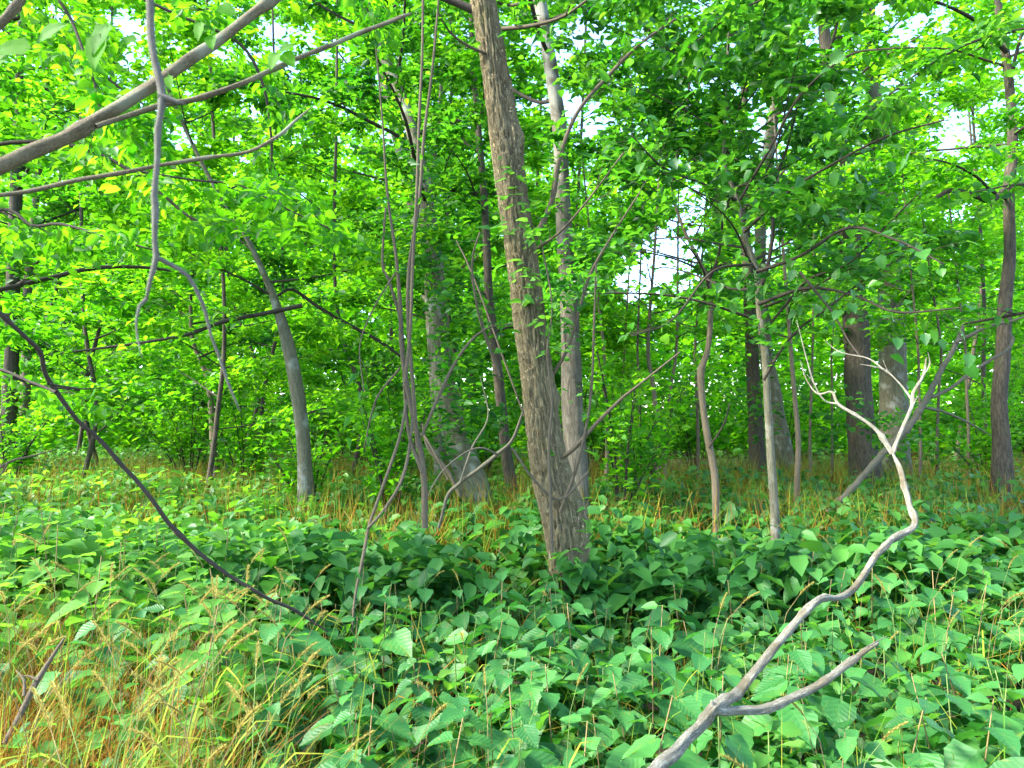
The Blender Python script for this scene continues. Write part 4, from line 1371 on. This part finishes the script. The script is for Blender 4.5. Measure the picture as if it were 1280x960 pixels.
grass_mass("dry_grass", "tangle of dry orange straw at the lower left", 12500, left_area, .70, .0062, M['straw'], lean=.36)
grass_mass("green_grass", "long green and yellowing grass blades among the plants on the left", 2900, left_area, .74, .0085, M['grass'], lean=.34, curve=.8, seglen=4)
grass_mass("dry_grass", "thin brown stalks between the plants", 1900, all_area(1.6, 8), .46, .0032, M['straw'], lean=.25)
grass_mass("green_grass", "scattered green and yellow grass blades between the plants", 2400, all_area(1.8, 9), .62, .006, M['grass'], lean=.3, curve=.7)
grass_mass("yellow_grass", "band of yellow grass in front of the far trunks", 26000, all_area(7.0, 20, 1.2), .86, .016, M['grass'], lean=.25, curve=.5, seglen=2)
grass_mass("yellow_grass", "pale dry stalks standing in the band of far grass", 22000, all_area(7.0, 20, 1.2), .90, .015, M['straw'], lean=.25, seglen=2)


# seed-headed grass stalks, each its own thing
def seed_head(name, L, seed):
    rr = np.random.default_rng(seed)
    V, F, R = [], [], []
    nb = 64
    for k in range(nb):
        t = k / nb
        c = np.array([t * L, 0, -.25 * L * t * t])
        a = rr.random() * 6.28
        out = np.array([.9, math.cos(a), math.sin(a)])
        out /= np.linalg.norm(out)
        ln = L * (.20 * (1 - .55 * t) + .05)
        s = np.array([0, -math.sin(a), math.cos(a)]) * .0011
        i = len(V)
        V += [c - s, c + s, c + out * ln]
        F.append((i, i + 1, i + 2))
        R.append(rr.random())
    # plump core
    for k in range(10):
        t = k / 10
        for j in range(3):
            a = j * 2.1 + k
            i = len(V)
            c = np.array([t * L, 0, -.25 * L * t * t])
            o = np.array([0, math.cos(a), math.sin(a)]) * L * .045
            V += [c + np.array([-.05 * L, 0, 0]), c + o + np.array([.04 * L, 0, 0]), c + np.array([.14 * L, 0, -.05 * L * t]), c - o * .6]
            F += [(i, i + 1, i + 2), (i, i + 2, i + 3)]
            R += [rr.random()] * 2
    return make_mesh(name, np.array(V), np.array(F), M['seed'], {"rnd": ('FACE', 'FLOAT', np.array(R))})


HEADS = [seed_head("seed_head", .085 + .015 * k, k) for k in range(3)]


def ribbon(P, wd, mat, name, seed):
    P, _ = smooth_path(P, np.ones(len(P)), .06)
    n = len(P)
    t = np.linspace(0, 1, n)
    side = np.array([math.cos(seed), math.sin(seed), .2])
    wv = wd * (1 - t ** 2 * .95)
    V = np.empty((2 * n, 3))
    V[0::2] = P - side * wv[:, None] / 2
    V[1::2] = P + side * wv[:, None] / 2
    i = np.arange(n - 1) * 2
    F = np.stack([i, i + 1, i + 3, i + 2], -1)
    return make_mesh(name, V, F, mat, {"rnd": ('FACE', 'FLOAT', np.full(n - 1, random.random()))}, smooth=True)


from mathutils import Matrix
stalks = []
for k in range(8):
    r = bpy.data.objects.new("grass_stalk", None)
    r.empty_display_size = .1
    COL.objects.link(r)
    h = random.uniform(.62, .82)
    lx = random.uniform(.04, .16)
    P = np.array([[0, 0, -.03], [lx * .15, 0, h * .45], [lx * .6, 0, h * .88], [lx * 1.15, 0, h]])
    wd = Wood()
    wd.tube(P, [.0019, .0017, .0013, .001], 4, step=.08)
    me = make_mesh("stem", np.vstack(wd.V), [np.vstack(wd.Q), np.vstack(wd.T)], M['drystem'] if k % 2 else M['stem'], {"bk": ('POINT', 'FLOAT_VECTOR', np.vstack(wd.B))}, smooth=True)
    link("stem", me, r)
    hd = link("seed_head", HEADS[k % 3], r)
    d = Vector(P[-1] - P[-2]).normalized()
    hd.matrix_local = Matrix.Translation(Vector(P[-1])) @ d.to_track_quat('X', 'Z').to_matrix().to_4x4()
    for q in range(2):
        a = random.random() * 6.28
        z = h * (.3 + .25 * q)
        bl = .28
        Pb = np.array([[0, 0, z], [math.cos(a) * bl * .4, math.sin(a) * bl * .4, z + .12], [math.cos(a) * bl, math.sin(a) * bl, z + .06]])
        link("blade", ribbon(Pb, .009, M['grass'] if q else M['straw'], "blade", a + 1.5), r)
    stalks.append(r)
us = set()


def put_stalk(x, y, lab, grp, s=1):
    src = random.choice(stalks)
    o = src if src.name not in us else copy_thing(src)
    us.add(src.name)
    o.location = (x, y, float(gz(x, y)))
    o.rotation_euler = (0, 0, random.choice((0, 3.14)) + random.gauss(0, .8))
    o.scale = (s, s, s)
    o["label"], o["category"], o["group"] = lab, "grass", grp


for k in range(105):
    y = random.uniform(1.8, 4.6)
    x = -random.uniform(.28, .74) * y
    put_stalk(x, y, "yellow bristly seed head on a thin stalk, standing in the grass on the left", "seed-headed grass stalks on the left", random.uniform(.85, 1.15))
for k in range(70):
    y = random.uniform(2.2, 7.5)
    x = random.uniform(-.3, .72) * y
    put_stalk(x, y, "yellow bristly seed head rising above the broad-leaved plants", "seed-headed grass stalks among the broad leaves", random.uniform(.8, 1.0))
for d_ in (protos.values()):
    for o in d_:
        if o.name not in used:
            for c in list(o.children):
                bpy.data.objects.remove(c)
            bpy.data.objects.remove(o)
